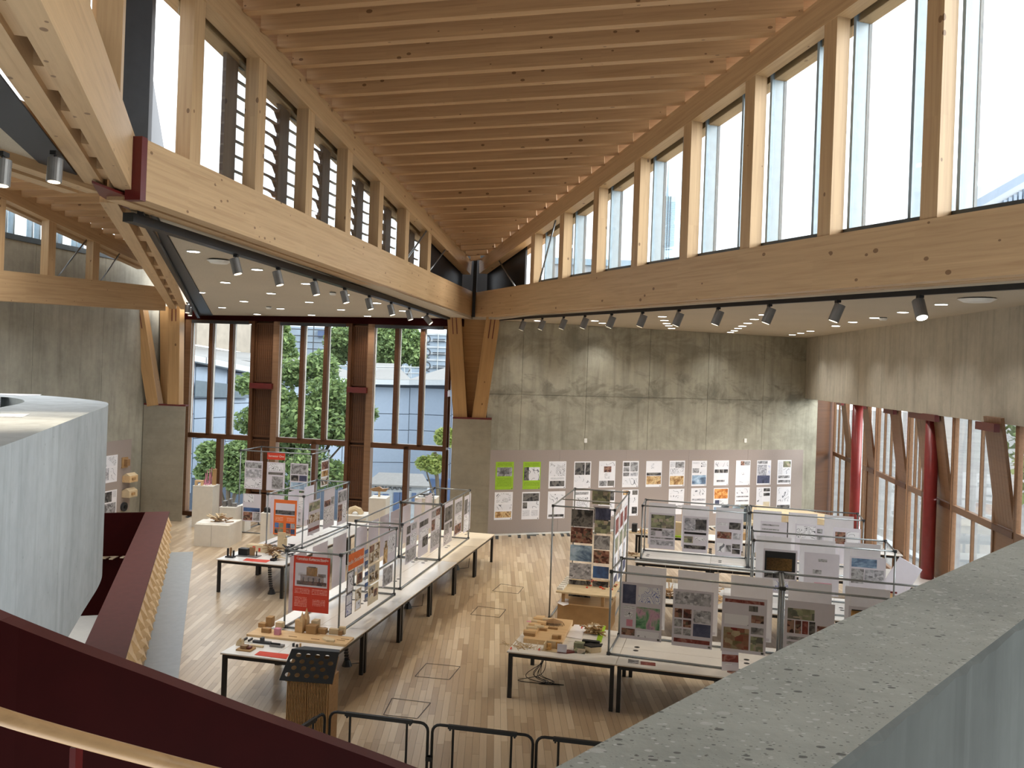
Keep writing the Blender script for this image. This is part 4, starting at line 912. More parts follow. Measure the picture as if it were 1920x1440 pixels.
def sheet(m, w, h, base, blocks, mats, M=None, t=.003):
    "flat printed sheet: local x right, z up, facing -y; blocks are (x0,y0,x1,y1,key) from the top left corner, 0..1"
    def mi(k):
        if k not in mats: mats.append(k)
        return mats.index(k)
    m.box(-w / 2, w / 2, 0, t, -h, 0, mi(base), M)
    for x0, y0, x1, y1, k in blocks:
        a, b, c, d = -w / 2 + x0 * w, -w / 2 + x1 * w, -y1 * h, -y0 * h
        m.add([(a, -.0012, c), (b, -.0012, c), (b, -.0012, d), (a, -.0012, d)], [(0, 1, 2, 3)], mi(k), M)
def poster(label, M, w, h, base, blocks, cat='poster', group=None, name='poster', cords=0, back=False):
    m = MB(); mats = []; sheet(m, w, h, base, blocks, mats)
    o = m.build(name, [PM[k] for k in mats], M=M); tag(o, label, cat, group)
    if cords:
        for s in (-1, 1): MB().tube([V((s * (w / 2 - .02), .004, 0)), V((s * (w / 2 - .02), .004, cords))], .0022, 4).build('hanging_cord', M_['white'], o)
    return o
def wallM(p, az):      # sheet frame hanging at p (top centre), its x axis running along azimuth az, facing right of that direction
    d = adir(az); n = -aright(az)
    return Matrix(((d.x, n.x, 0, p.x), (d.y, n.y, 0, p.y), (0, 0, 1, p.z), (0, 0, 0, 1)))
# ---------------------------------------------------------------- posters on the far wall
lay = [
 ('w', [], ''),
]
top = [(930, 'g', [(.1, .03, .9, .14, 'textg'), (.08, .2, .92, .52, 'mid'), (.25, .22, .75, .45, 'dark'), (.08, .58, .9, .9, 'textg')], 'lime green poster with a group photograph'),
 (981, 'g', [(.1, .03, .9, .14, 'textg'), (.06, .2, .33, .68, 'dark'), (.33, .2, .95, .68, 'line'), (.06, .74, .95, .88, 'textg')], 'lime green poster with a black and white drawing panel'),
 (1029, 'w', [(.06, .05, .94, .55, 'line2'), (.1, .6, .9, .68, 'text'), (.08, .72, .92, .92, 'dark')], 'white poster with a mountain-like drawing over a black photo'),
 (1076, 'w', [(.05, .04, .62, .5, 'dark'), (.66, .04, .95, .5, 'dark'), (.05, .55, .6, .8, 'line'), (.62, .7, .95, .9, 'line'), (.1, .82, .55, .95, 'line')], 'white poster topped by two dark photos'),
 (1122, 'w', [(.3, .2, .75, .42, 'brown'), (.05, .05, .95, .18, 'line'), (.35, .46, .7, .68, 'line2'), (.04, .74, .5, .94, 'mid'), (.54, .74, .95, .94, 'dark')], 'white poster with a small pink plan and two photos below'),
 (1166, 'w', [(.05, .05, .42, .2, 'dark'), (.48, .05, .95, .4, 'mid'), (.05, .23, .42, .4, 'mid'), (.05, .44, .42, .58, 'mid'), (.48, .44, .95, .58, 'plan'), (.05, .66, .95, .92, 'line')], 'white poster with a grid of grey photos on its upper half'),
 (1209.7, 'w', [(.3, .1, .5, .3, 'line'), (.04, .45, .4, .56, 'dark'), (.4, .45, .96, .56, 'dark'), (.04, .58, .96, .9, 'warm')], 'white poster with a warm model photo on its lower half'),
 (1253, 'w', [(.05, .05, .35, .25, 'text'), (.38, .05, .95, .28, 'mid'), (.05, .3, .95, .55, 'line2'), (.05, .6, .95, .94, 'warm')], 'white poster with a brown aerial model photo at the bottom'),
 (1294.7, 'w', [(.05, .06, .5, .12, 'text'), (.6, .05, .95, .25, 'line2'), (.05, .3, .48, .48, 'mid'), (.55, .35, .95, .52, 'line'), (.04, .57, .96, .93, 'sky')], 'white poster with a blue sky render at the bottom'),
 (1336, 'w', [(.1, .08, .95, .25, 'line'), (.05, .36, .34, .5, 'dark'), (.36, .36, .64, .5, 'dark'), (.66, .36, .95, .5, 'dark'), (.2, .78, .75, .86, 'mid')], 'white poster with three small dark photos in a row'),
 (1376.7, 'w', [(.32, .03, .58, .2, 'brown'), (.6, .03, .96, .2, 'mid'), (.4, .5, .6, .58, 'line2'), (.1, .85, .9, .9, 'line')], 'nearly blank white poster with two photos in its top right corner'),
 (1415.7, 'w', [(.04, .03, .75, .14, 'mid'), (.04, .18, .7, .62, 'plan'), (.04, .62, .94, .94, 'night'), (.76, .2, .94, .6, 'blue')], 'white poster with a blue-grey aerial render filling the lower half'),
 (1454, 'w', [(.06, .05, .36, .6, 'text'), (.4, .05, .95, .3, 'site'), (.4, .34, .95, .58, 'line'), (.06, .64, .9, .75, 'mid'), (.06, .82, .95, .93, 'mid')], 'white poster with a small green site plan at the right end')]
bot = [(928, 'w', [(.1, .05, .9, .38, 'line2'), (.05, .45, .95, .64, 'line'), (.05, .7, .95, .92, 'warm')], 'white poster with a glowing yellow landscape photo at the bottom'),
 (979, 'w', [(.05, .05, .96, .34, 'dark'), (.05, .38, .3, .6, 'dark'), (.35, .35, .95, .6, 'line'), (.06, .66, .45, .88, 'text'), (.55, .66, .92, .88, 'text')], 'white poster with a dark church model photo at the top'),
 (1027, 'w', [(.1, .1, .9, .45, 'line'), (.06, .85, .95, .94, 'dark')], 'white poster with a thin axonometric and a black strip of photos'),
 (1074, 'w', [(.1, .05, .9, .15, 'mid'), (.2, .25, .9, .65, 'line2')], 'white poster with a pencil block drawing behind the tall frame'),
 (1121, 'w', [(.6, .05, .95, .4, 'dark'), (.1, .5, .9, .8, 'line')], 'white poster mostly hidden behind the tall photo frame'),
 (1165, 'w', [(.05, .03, .4, .2, 'warm'), (.62, .03, .95, .2, 'dark'), (.3, .3, .9, .5, 'line'), (.62, .66, .95, .92, 'dark')], 'white poster with dark photos in three corners'),
 None,
 (1251.5, 'w', [(.08, .05, .9, .2, 'line'), (.08, .25, .9, .45, 'line2'), (.08, .65, .9, .72, 'mid')], 'white poster of faint plans under the brown aerial poster'),
 (1293, 'w', [(.1, .05, .9, .3, 'line'), (.05, .42, .95, .5, 'plan'), (.1, .7, .9, .88, 'line2')], 'white poster with one row of small grey elevations'),
 (1335, 'w', [(.04, .03, .96, .42, 'orange'), (.1, .48, .4, .65, 'night'), (.45, .48, .95, .7, 'line'), (.04, .75, .96, .94, 'sky')], 'white poster with a glowing orange model photo'),
 (1375, 'w', [(.1, .05, .9, .25, 'line'), (.08, .35, .92, .4, 'mid'), (.08, .52, .92, .57, 'mid'), (.04, .7, .96, .9, 'site')], 'white poster with pale elevations over a green photo strip'),
 (1414.5, 'w', [(.5, .05, .95, .18, 'dark'), (.5, .24, .95, .36, 'dark'), (.06, .05, .4, .6, 'line'), (.5, .6, .95, .9, 'cream')], 'white poster with two small dark photos at its upper right'),
 (1452.5, 'w', [(.1, .05, .9, .6, 'line'), (.04, .75, .96, .9, 'dark')], 'white poster of fine line drawings over a black photo, at the right end')]
for row, zt_, rn in ((top, 2.29, 'upper'), (bot, 1.345, 'lower')):
    for it in row:
        if not it: continue
        u, base, bl, lab = it; p = fw(u + 15.5, 890 if rn == 'upper' else 945); p = p + fnorm * .024; p.z = zt_ + random.uniform(-.008, .008)
        M = Matrix(((fdir.x, -fnorm.x, 0, p.x), (fdir.y, -fnorm.y, 0, p.y), (0, 0, 1, p.z), (0, 0, 0, 1)))
        poster(lab + ', %s row' % rn, M, .6, .86, base, bl + [(.9, .95, .95, .985, 'dark')], group='posters on the far wall')
# left wall board: two posters and four small wall models
for u0, v0, u1, v1, bl, lab in ((188, 852, 219.5, 902, [(.08, .05, .92, .4, 'line2'), (.08, .45, .5, .9, 'plan'), (.55, .45, .92, .92, 'line')], 'white plan poster on the left pin board behind the drum, upper'), (186, 917, 218, 964, [(.3, .05, .7, .45, 'dark'), (.75, .05, .95, .3, 'text'), (.3, .5, .95, .98, 'mid')], 'white poster with a dark photo on the left pin board, lower')):
    a, b = wv(u0, v0), wv(u1, v0); c = wv(u1, v1); p = (a + b) / 2 - qo * .025; p.z = b.z
    poster(lab, Matrix(((qd.x, qo.x, 0, p.x), (qd.y, qo.y, 0, p.y), (0, 0, 1, p.z), (0, 0, 0, 1))), (b - a).length, b.z - c.z, 'w', bl, group='posters on the left wall')
for (u, v, mt, lab, k) in ((232, 867, 'card', 'small brown wall-mounted card model, topmost on the left pin board', 0), (236, 895, 'ply', 'small plywood box model fixed to the left pin board, second from top', 1), (235, 923, 'card_light', 'small card house model fixed to the left pin board, third from top', 1), (230, 950, 'dark_grey', 'small grey round model at the bottom of the left pin board', 2)):
    p = wv(u, v) - qo * .02; t = thing('wall_model', lab, 'model', p, 0, 'wall models on the left board'); t.matrix_world = Matrix(((qd.x, qo.x, 0, p.x), (qd.y, qo.y, 0, p.y), (0, 0, 1, p.z), (0, 0, 0, 1)))
    if k == 0: MB().box(-.14, .14, -.03, 0, -.16, .16).build('back_plate', M_[mt], t); MB().box(-.05, .09, -.14, -.03, -.1, .1).build('box_body', M_['ply_edge'], t)
    elif k == 1: MB().box(-.2, .2, -.26, 0, -.13, .07).build('box_body', M_[mt], t); MB().prism([(-.2, -.26, .07), (-.2, 0, .07), (-.2, -.13, .15)], (.4, 0, 0)).build('roof', M_['card_light'], t); MB().box(-.1, .04, -.3, -.24, -.06, .02).build('window_box', M_['card'], t)
    else: MB().tube([V((0, -.06, 0)), V((0, 0, 0))], .14, 16).build('disc_body', M_[mt], t); MB().tube([V((0, -.09, 0)), V((0, -.05, 0))], .06, 12).build('boss', M_['black'], t)

# ---------------------------------------------------------------- lamps
def lamp(kind, loc, energy, col=(1, .9, .75), size=1.1, blend=.6, rot=None, par=None):
    d = bpy.data.lights.new('lamp', 'SPOT'); d.energy = energy; d.color = col; d.spot_size = size; d.spot_blend = blend; d.shadow_soft_size = .06
    o = bpy.data.objects.new('lamp', d); COL.objects.link(o); o.location = loc
    if rot is not None: o.rotation_euler = rot
    if par: o.parent = par
    return o
dm_ring = MB().tube([V((0, 0, -.012)), V((0, 0, 0))], .125, 24).mesh('trim_ring', M_['white']); dm_lens = MB().disc((0, 0, -.0135), .105, 24, nz=-1).mesh('lens', M_['led'])
def downlight(p, lab, grp):
    t = thing('downlight', lab, 'downlight', p, group=grp); link('lens', dm_lens, link('trim_ring', dm_ring, t))
    lamp('d', (0, 0, -.03), 80, (1, .97, .93), 2.0, .8, par=t)
zs = [(215, 105), (420, 305), (262, 370), (625, 222), (540, 427), (715, 376), (400, 467), (285, 500), (625, 510), (775, 474), (940, 313), (960, 432), (975, 515), (1190, 383), (1165, 481), (1335, 522), (1395, 438), (1563, 488), (1705, 530)]
for x, y in zs:
    p = on_sl(300 + x / 3.43, 440 + y / 3.43); downlight(p - V((0, 0, .002)), 'small round downlight in the left soffit', 'downlights in the left soffit')
zr = [(960 + x / 4, 360 + y / 4) for x, y in ((1128, 932), (1143, 960), (1160, 983), (1176, 1000), (1197, 1020), (620, 963), (678, 981), (727, 1000), (193, 963), (1885, 918), (1818, 952), (1768, 981), (1728, 1003), (1695, 1020), (1667, 1038), (1640, 1050))] + [(1440 + x / 4, 360 + y / 4) for x, y in ((1300, 840), (1012, 899), (800, 941), (636, 973), (508, 1002), (318, 1041), (246, 1056), (183, 1069))]
for u, v in zr: p = onz(u, v, ZC); downlight(p - V((0, 0, .002)), 'small round downlight in the right soffit', 'downlights in the right soffit')
for (u, v, s, lab, pl) in ((411, 487, .22, 'flat white ceiling disc near the first track spotlights', 'l'), (1832, 559, .3, 'flat white ceiling unit at the right end of the soffit', 'r'), (1656, 595, .1, 'small grey ceiling sensor in the right row of downlights', 'r'), (624, 548, .09, 'small grey ceiling sensor among the left downlights', 'l'), (504, 575, .09, 'small grey ceiling sensor above the left window', 'l')):
    p = on_sl(u, v) if pl == 'l' else onz(u, v, ZC)
    t = thing('ceiling_unit', lab, 'ceiling unit', p); MB().tube([V((0, 0, -.02)), V((0, 0, 0))], s * .8, 20).build('base', M_['dark_grey'], t); MB().tube([V((0, 0, -.07)), V((0, 0, -.02))], s * .7, 20, r2=s).build('cover', M_['white'], t)
# tracks and spots
def spot(p, tilt, lab, grp, s=1.0, bright=False, mat='spot_grey'):
    t = thing('track_spotlight', lab, 'spotlight', p, group=grp)
    MB().box(-.03, .03, -.05, .05, -.04, 0).build('adapter', M_['black'], t); MB().tube([V((0, 0, -.03)), V((0, 0, -.1))], .014, 6).build('stem', M_['dark_grey'], t)
    d = V(tilt).normalized(); c = V((0, 0, -.16)); a = c - d * .10 * s; b = c + d * .16 * s
    bo_y = MB().tube([a, b], .078 * s, 20).build('body', M_[mat], t, smooth=False)
    e = MB().tube([b + d * .001, b + d * .003], .062 * s, 18).build('lens', M_['led_spot' if bright else 'led_warm'], bo_y)
    q = d.to_track_quat('-Z', 'Y').to_euler(); lamp('s', c + d * .18 * s, 110 if not bright else 200, (1, .84, .62), 1.0, .5, rot=q, par=t)
def lline(y, o, dz=0): t_ = (y - NL.y) / (OL.y - NL.y); p = NL + (OL - NL) * t_; return p + outL * o + V((0, 0, dz))
tk = MB(); a, b = lline(11.4, .66, -.03), lline(26.4, .66, -.03)
def bar(p0, p1, w, h, name, lab, cat): return tag(MB().box(0, (p1 - p0).length, -w / 2, w / 2, -h, 0).build(name, M_['black'], M=frame_matrix(p0, p1)), lab, cat, 'lighting tracks')
bar(a, b, .16, .12, 'lighting_track', 'black lighting track under the left big beam', 'lighting track')
bar(on_R(3) + outR * .66 + V((0, 0, -.02)), on_R(26.3) + outR * .66 + V((0, 0, -.02)), .07, .07, 'lighting_track', 'thin black lighting track under the right big beam', 'lighting track')
pa, pb_ = V((-5.0, 11.6, 7.12)), V((-10.15, 28.2, 6.5)); bar(pa, pb_, .08, .06, 'lighting_track', 'lighting track in the dark band beside the double beam', 'lighting track')
lsp = [(440, 463), (519, 489), (588, 511), (644, 529), (690, 542), (731, 554), (765, 566), (799, 576)]
for i, (u, v) in enumerate(lsp):
    p = onvert(u + 3, v, lline(12, .66), AZL); z_ = lline(p.y, .66, -.15).z; p.z = z_
    spot(p, (.30, -.05, -1) if i < 7 else (.8, -.1, -.9), 'grey spotlight under the left beam, %s from the node' % ORD[i], 'spotlights under the left beam')
rsp = [(981, 596), (1017, 594), (1057, 593), (1097, 590), (1147, 587), (1205, 584), (1273, 581), (1347, 578), (1443, 575), (1571, 565), (1725, 557)]
for i, (u, v) in enumerate(rsp):
    p = onvert(u, v, on_R(12) + outR * .66, AZR); p.z = (on_R(p.y) + outR * .66).z - .09
    spot(p, (-.35, .1, -1) if i < 10 else (.0, -.45, -.8), 'grey spotlight under the right beam, %s from the column' % ORD[i], 'spotlights under the right beam', bright=i == 10)
for u, v, y, lab in ((104, 284, 8.6, 'large grey spotlight hanging at the upper left corner'), (6, 285, 7.8, 'large grey spotlight cut by the left picture edge'), (352, 567, 25.5, 'pale spotlight at the far end of the dark service band'), (357, 573, 26.5, 'second pale spotlight at the far end of the service band')):
    spot(at(u, v, y), (.02, -.1, -1), lab, 'spotlights beside the double beam', s=.9)
# ---------------------------------------------------------------- tables
leg_me = MB().box(-.03, .03, -.03, .03, 0, .70).mesh('leg', M_['black'])
def table(lab, p, az, L=1.8, W=.8, mat='table_white', group='exhibition tables', grom=True):
    "p: near-left corner, length along azimuth az, width to its right"
    d = adir(az); r = aright(az)
    t = thing('exhibition_table', lab, 'table', (p[0], p[1], 0), group=group); t.matrix_world = Matrix(((r.x, d.x, 0, p[0]), (r.y, d.y, 0, p[1]), (0, 0, 1, 0), (0, 0, 0, 1)))
    halves = ((0, W / 2), (W / 2, W)) if W > 1.2 else ((0, W),)
    tops = [MB().box(a_ + .004, b_ - .004, .004, L - .004, .722, .74).build('table_top', M_[mat], t) for a_, b_ in halves]
    MB().box(.002, W - .002, .002, L - .002, .715, .722).build('edge_band', M_['ply_edge'], t)
    MB().box(.03, W - .03, .03, .08, .655, .715).box(.03, W - .03, L - .08, L - .03, .655, .715).box(.03, .08, .08, L - .08, .655, .715).box(W - .08, W - .03, .08, L - .08, .655, .715).build('apron', M_['black'], t)
    for x in (.055, W - .055):
        for y in (.055, L - .055): o = link('leg', leg_me, t); o.location = (x, y, 0)
    if grom:
        for x, y in grom if isinstance(grom, (list, tuple)) else ((W - .12, .3),): MB().disc((x, y, .7412), .045, 14).build('cable_grommet', M_['black'], tops[0 if x < W / 2 else -1])
    return t
T0 = onz(412.5, 1223.75, .74); AZT = 12.6; td = adir(AZT); tr_ = aright(AZT)
for i in range(6):
    table('%s table of the long left row, counted from the barriers' % ORD[i], T0 + td * (i * 1.8), AZT, W=1.64, mat='table_white' if i < 4 else 'table_birch', group='long left table row', grom=((.7, 1.45), (.7, 1.65), (.94, 1.45), (.94, 1.65)))  # far tables are white too, tinted for their reflection
U0 = onz(405, 1048, .74); AZU = 13
ud = adir(AZU); ur = aright(AZU)
for i in range(3): table('%s table of the short left row near the white plinths' % ORD[i], U0 + ud * (i * 1.8), AZU, W=1.64, group='short left table row', grom=((.7, 1.5), (.94, 1.5)))
AZX = 104.5; xd = adir(AZX); xr = -aright(AZX)      # right hand rows: run to the right, xr points away from the camera
def xrow(p, n, nm, two=True, L=1.72, W=1.72, mat='table_white'):
    if not two: W = .86
    for i in range(n):
        q = p + xd * (i * L) + xr * W
        table('%s table from the left in %s' % (ORD[i], nm), q, AZX, L=L, W=W, group=nm, grom=((W / 2 - .09, .22), (W / 2 + .09, .22)) if two else False, mat=mat)
X0 = onz(950, 1221, .74); xrow(X0, 5, 'the nearest right table row')
X1 = onz(1215, 1127, .74); xrow(X1 , 4, 'the middle right table row')
X2 = onz(1190, 1053, .74) ; xrow(X2, 4, 'the third right table row')
X3 = onz(1190, 1001, .74); xrow(X3, 4, 'the table row along the far wall', two=False)
# ---------------------------------------------------------------- tube frames
def frame(lab, p, az, w, L, z0, z1, grp, r=.017, mid=()):
    "p: front-left foot; depth along az; width to the right"
    d = adir(az); rgt = aright(az)
    t = thing('display_stand', lab, 'display stand', p, group=grp); t.matrix_world = Matrix(((rgt.x, d.x, 0, p[0]), (rgt.y, d.y, 0, p[1]), (0, 0, 1, z0), (0, 0, 0, 1))); h = z1 - z0
    C = [V((0, 0, r)), V((w, 0, r)), V((w, L, r)), V((0, L, r))]; up = V((0, 0, h - 2 * r))
    for o, nm in ((V((0, 0, 0)), 'base_tube'), (up, 'top_tube')):
        for i in range(4): MB().tube([C[i] + o, C[(i + 1) % 4] + o], r, 8).build(nm, M_['galv'], t, smooth=True)
    for c in C:
        ur_ = MB().tube([c, c + up], r, 8).build('upright', M_['galv'], t, smooth=True)
        for o in (V((0, 0, 0)), up):
            q = c + o; MB().box(q.x - r * 1.5, q.x + r * 1.5, q.y - r * 1.5, q.y + r * 1.5, q.z - r * 1.5, q.z + r * 1.5).build('corner_joint', M_['dark_grey'], ur_)
    for m_ in mid: MB().tube([V((0, m_, h - r)), V((w, m_, h - r))], r * .8, 6).build('cross_tube', M_['galv'], t)
    return t
ZF0, ZF1 = .742, 2.05
def corner(u, v): q = onz(u, v, .76); return V((q.x, q.y, 0))
f1 = corner(533, 1175); AZ1 = 12.8
f1r = aright(AZ1); f1d = adir(AZ1)
frame('tube frame at the near end of the long left row', f1, AZ1, .97, 2.58, ZF0, ZF1, 'left display frames')
f2 = V((-2.06, 17.27, 0)) - f1r * .97 ; frame('tube frame in the middle of the long left row', f2, 11.5, .97, 2.72, ZF0, ZF1, 'left display frames')
f3 = f2 + adir(11.5) * 2.78; frame('tube frame at the far end of the long left row', f3, 11.5, .97, 2.65, ZF0, 2.02, 'left display frames')
f0 = corner(499, 1022); frame('tube frame with the orange poster on the short left row', f0, 11.4, .92, 2.8, ZF0, 2.0, 'left display frames')
f00 = onz(446, 998); f00 = V((f00.x, f00.y, 0)); frame('tall floor-standing tube frame before the middle window', f00, 11, 2.25, 1.3, 0, 2.47, 'left display frames')
AZA = 16; fa = V((1.68, 13.78, 0)); frame('tube frame at the left end of the nearest right row', fa, AZA, 2.56, 1.05, ZF0, 2.07, 'right display frames')
fb = fa + aright(AZA) * 2.6; frame('tube frame half hidden by the parapet on the nearest right row', fb, AZA, 2.56, 1.05, ZF0, 2.07, 'right display frames')
fc = V((3.24, 20.92, 0)); AZC = 13; frame('tube frame at the left end of the third right row', fc, AZC, 2.46, 1.03, ZF0, 2.04, 'right display frames')
fd = fc + aright(AZC) * 2.5; frame('tube frame at the right end of the third right row', fd, AZC + 1.5, 2.46, 1.03, ZF0, 2.06, 'right display frames')
fe = V((4.79, 16.9, 0)); AZE = 14; frame('tube frame on the middle right row', fe, AZE, 2.54, 1.05, ZF0, 2.06, 'right display frames')
ft = V((.96, 18.23, 0)); AZ_T = 13.5; frame('tall floor-standing tube frame hung with photo strips', ft, AZ_T, 1.29, 2.8, 0, 2.38, 'right display frames', mid=(1.0,))
# ---------------------------------------------------------------- hung sheets
def hang(lab, p, az, u0, v0, u1, v1, base, bl, ztop, grp, flip=False, name='hung_poster', cat='poster', cords=True, off=0.0):
    "sheet in the vertical plane through p with direction az, covering the given pixel box"
    vm, um = (v0 + v1) / 2, (u0 + u1) / 2
    a, b = onvert(u0, vm, p, az), onvert(u1, vm, p, az); z1_ = onvert(um, v0, p, az).z; z0_ = onvert(um, v1, p, az).z
    d = (b - a); d.z = 0; w = d.length; d.normalize(); n = V((0, 0, 1)).cross(d); c = (a + b) / 2 + n * off
    M = Matrix(((d.x, n.x, 0, c.x), (d.y, n.y, 0, c.y), (0, 0, 1, z1_), (0, 0, 0, 1)))
    return poster(lab, M, w, z1_ - z0_, base, bl, cat, grp, name, cords=max(0, ztop - z1_) if cords else 0)
SB = [  # generic sheet layouts
 [(.08, .06, .45, .32, 'dark'), (.5, .06, .92, .3, 'line2'), (.08, .36, .9, .6, 'plan'), (.08, .64, .5, .94, 'mid'), (.55, .64, .92, .94, 'line')],
 [(.1, .05, .92, .12, 'dark'), (.1, .18, .5, .5, 'line2'), (.55, .2, .92, .5, 'mid'), (.1, .55, .92, .75, 'plan'), (.1, .8, .92, .95, 'mid')],
 [(.06, .04, .94, .3, 'mid'), (.06, .34, .5, .55, 'brown'), (.54, .34, .94, .55, 'line'), (.06, .6, .94, .94, 'line2')],
 [(.08, .05, .5, .4, 'dark'), (.56, .05, .92, .4, 'mid'), (.08, .45, .92, .66, 'line2'), (.08, .7, .92, .95, 'plan')],
]
GL = 'posters on the left frames'
rF1 = f1 + f1r * .97
hang('red poster titled Complex Cultures Studio with a timber model photo', f1, AZ1 + 90, 551, 1043, 619, 1147, 'r', [(.12, .03, .88, .09, 'textr'), (.05, .13, .94, .55, 'lil'), (.1, .45, .92, .52, 'brown'), (.2, .33, .84, .46, 'gold'), (.14, .3, .34, .36, 'warm'), (.68, .3, .9, .36, 'warm'), (.36, .19, .66, .35, 'gold'), (.4, .18, .62, .2, 'black'), (.26, .38, .3, .46, 'black'), (.4, .38, .44, .46, 'black'), (.54, .38, .58, .46, 'black'), (.7, .38, .74, .46, 'black'), (.05, .58, .48, .68, 'textr'), (.52, .58, .95, .68, 'textr'), (.05, .74, .4, .92, 'textr'), (.55, .76, .9, .88, 'textr')], 2.03, GL, off=-.03)
t = text('title', 'Complex Cultures Studio', .055, M_['white'], Matrix.Translation(onvert(586, 1049, f1 + f1d * -.036, AZ1 + 90)) @ Matrix.Rotation(-math.radians(AZ1), 4, 'Z') @ XZ, None, ext=.0005)
def par_keep(o, p): o.parent = p; o.matrix_parent_inverse = p.matrix_world.inverted()
bpy.context.view_layer.update()
par_keep(t, [o for o in bpy.data.objects if o.name.startswith('hung_poster') and 'Complex' in o.get('label', '')][0])
ban = hang('orange banner reading Studio Sketchbook on the near left frame', rF1, AZ1, 654, 1034, 682, 1063, 'o', [], 2.03, GL, name='banner', cat='banner')
p0 = onvert(668, 1049, rF1, AZ1) + aright(AZ1) * .006
_d = adir(AZ1); _n = -aright(AZ1)
tt = text('title', 'Studio Sketchbook', .1, M_['white'], Matrix(((_d.x, 0, -_n.x, p0.x), (_d.y, 0, -_n.y, p0.y), (0, 1, 0, p0.z), (0, 0, 0, 1))), None, ext=.0005)
bpy.context.view_layer.update(); par_keep(tt, ban)
small = [(651, 1071, 663, 1111, 'dark', [(.1, .06, .9, .94, 'line2')], 'black framed sketch below the orange banner'), (648, 1113, 660, 1154, 'night', [(.1, .05, .9, .48, 'blue'), (.1, .52, .9, .95, 'blue')], 'blue bordered pair of sketches, lowest on the near left frame'),
 (669, 1061, 680, 1094, 'cream', [(.08, .05, .92, .35, 'plan'), (.08, .4, .92, .95, 'brown')], 'sepia sketch sheet right of the orange banner'), (666, 1104, 677, 1143, 'cream', [(.08, .05, .92, .5, 'fig'), (.1, .55, .9, .95, 'line2')], 'tan sketch sheet hung low on the near left frame'),
 (692, 1019, 712, 1054, 'cream', [(.05, .05, .45, .4, 'brown'), (.5, .05, .95, .4, 'fig'), (.05, .45, .9, .95, 'fig')], 'cream sketchbook page, upper of three on the near left frame'), (691, 1057, 711, 1092, 'cream', [(.05, .05, .6, .4, 'mid'), (.1, .45, .9, .9, 'fig')], 'cream sketchbook page, middle of three on the near left frame'), (690, 1096, 709, 1130, 'cream', [(.1, .1, .5, .6, 'fig'), (.55, .3, .9, .7, 'brown')], 'cream sketchbook page, lower of three on the near left frame'),
 (719, 1000, 741, 1053, 'lil', [(.03, .4, .35, .98, 'warm'), (.4, .1, .95, .7, 'line2'), (.1, .2, .3, .5, 'fig')], 'white sheet with a cloaked figure at the back of the near left frame'), (718, 1062, 736, 1096, 'lil', [(.03, .05, .97, .95, 'mid')], 'grey photo sheet at the back of the near left frame')]
for u0, v0, u1, v1, base, bl, lab in small: hang(lab, rF1, AZ1, u0, v0, u1, v1, base, bl, 2.03, GL)
for k in range(5): hang('tiny blue postcard in a vertical column of five, %s from the top' % ORD[k], rF1, AZ1, 684, 1031 + k * 20.5, 690, 1045 + k * 20.5, 'night', [(.05, .05, .95, .5, 'skyd'), (.05, .5, .95, .95, 'mid')], 2.03, 'blue postcards', name='postcard', cat='postcard')
# white backs on the left side of the left frames
def backs(f, az, L, n, w, zt_, zb_, nm, grp, x=0.0, base='lil'):
    d = adir(az); r = aright(az)
    for i in range(n):
        c = f + r * x + d * (L * (i + .5) / n); c.z = zt_
        M = Matrix(((-d.x, r.x, 0, c.x), (-d.y, r.y, 0, c.y), (0, 0, 1, zt_), (0, 0, 0, 1)))      # printed side faces outwards (left)
        poster('back of the %s poster from the front, left side of %s' % (ORD[i], nm), M, w, zt_ - zb_, base, SB[i % 4], 'poster', grp, 'hung_poster', cords=.12)
backs(f1, AZ1, 2.58, 3, .62, 1.9, .95, 'the near left frame', GL); backs(f2, 11.5, 2.72, 4, .6, 1.88, 1.0, 'the middle left frame', GL); backs(f3, 11.5, 2.65, 3, .6, 1.88, 1.0, 'the far left frame', GL); backs(f0, 11.4, 2.8, 3, .62, 1.88, 1.0, 'the orange poster frame', GL)
rF2 = f2 + aright(11.5) * .97
for i, (u0, v0, u1, v1, bl) in enumerate(((761, 981, 781, 1052, [(.05, .04, .4, .24, 'dark'), (.5, .04, .95, .2, 'mid'), (.05, .3, .35, .52, 'dark'), (.45, .3, .95, .6, 'line2'), (.05, .65, .95, .97, 'mid')]), (785, 965, 803, 1040, [(.05, .15, .95, .28, 'dark'), (.1, .35, .9, .6, 'line2'), (.4, .55, .95, .8, 'dark')]), (808, 953, 825, 1030, [(.05, .04, .5, .2, 'mid'), (.5, .04, .95, .2, 'brown'), (.05, .25, .4, .5, 'brown'), (.5, .25, .95, .5, 'line2'), (.05, .55, .95, .9, 'plan')]), (833, 942, 848, 1018, [(.05, .1, .95, .45, 'dark'), (.05, .5, .6, .75, 'mid'), (.65, .5, .95, .65, 'dark'), (.05, .8, .95, .95, 'line2')]), (852, 935, 866, 1001, [(.08, .1, .92, .4, 'mid'), (.08, .45, .92, .68, 'line2'), (.08, .72, .92, .96, 'brown')]), (870, 929, 882, 995, [(.05, .1, .5, .5, 'dark'), (.55, .2, .95, .5, 'plan'), (.05, .55, .95, .95, 'line2')]))):
    hang('white drawing sheet on the aisle side of the left row, %s from front' % ORD[i], rF2, 11.5, u0, v0, u1, v1, 'lil', bl, 2.0, 'posters on the aisle side')
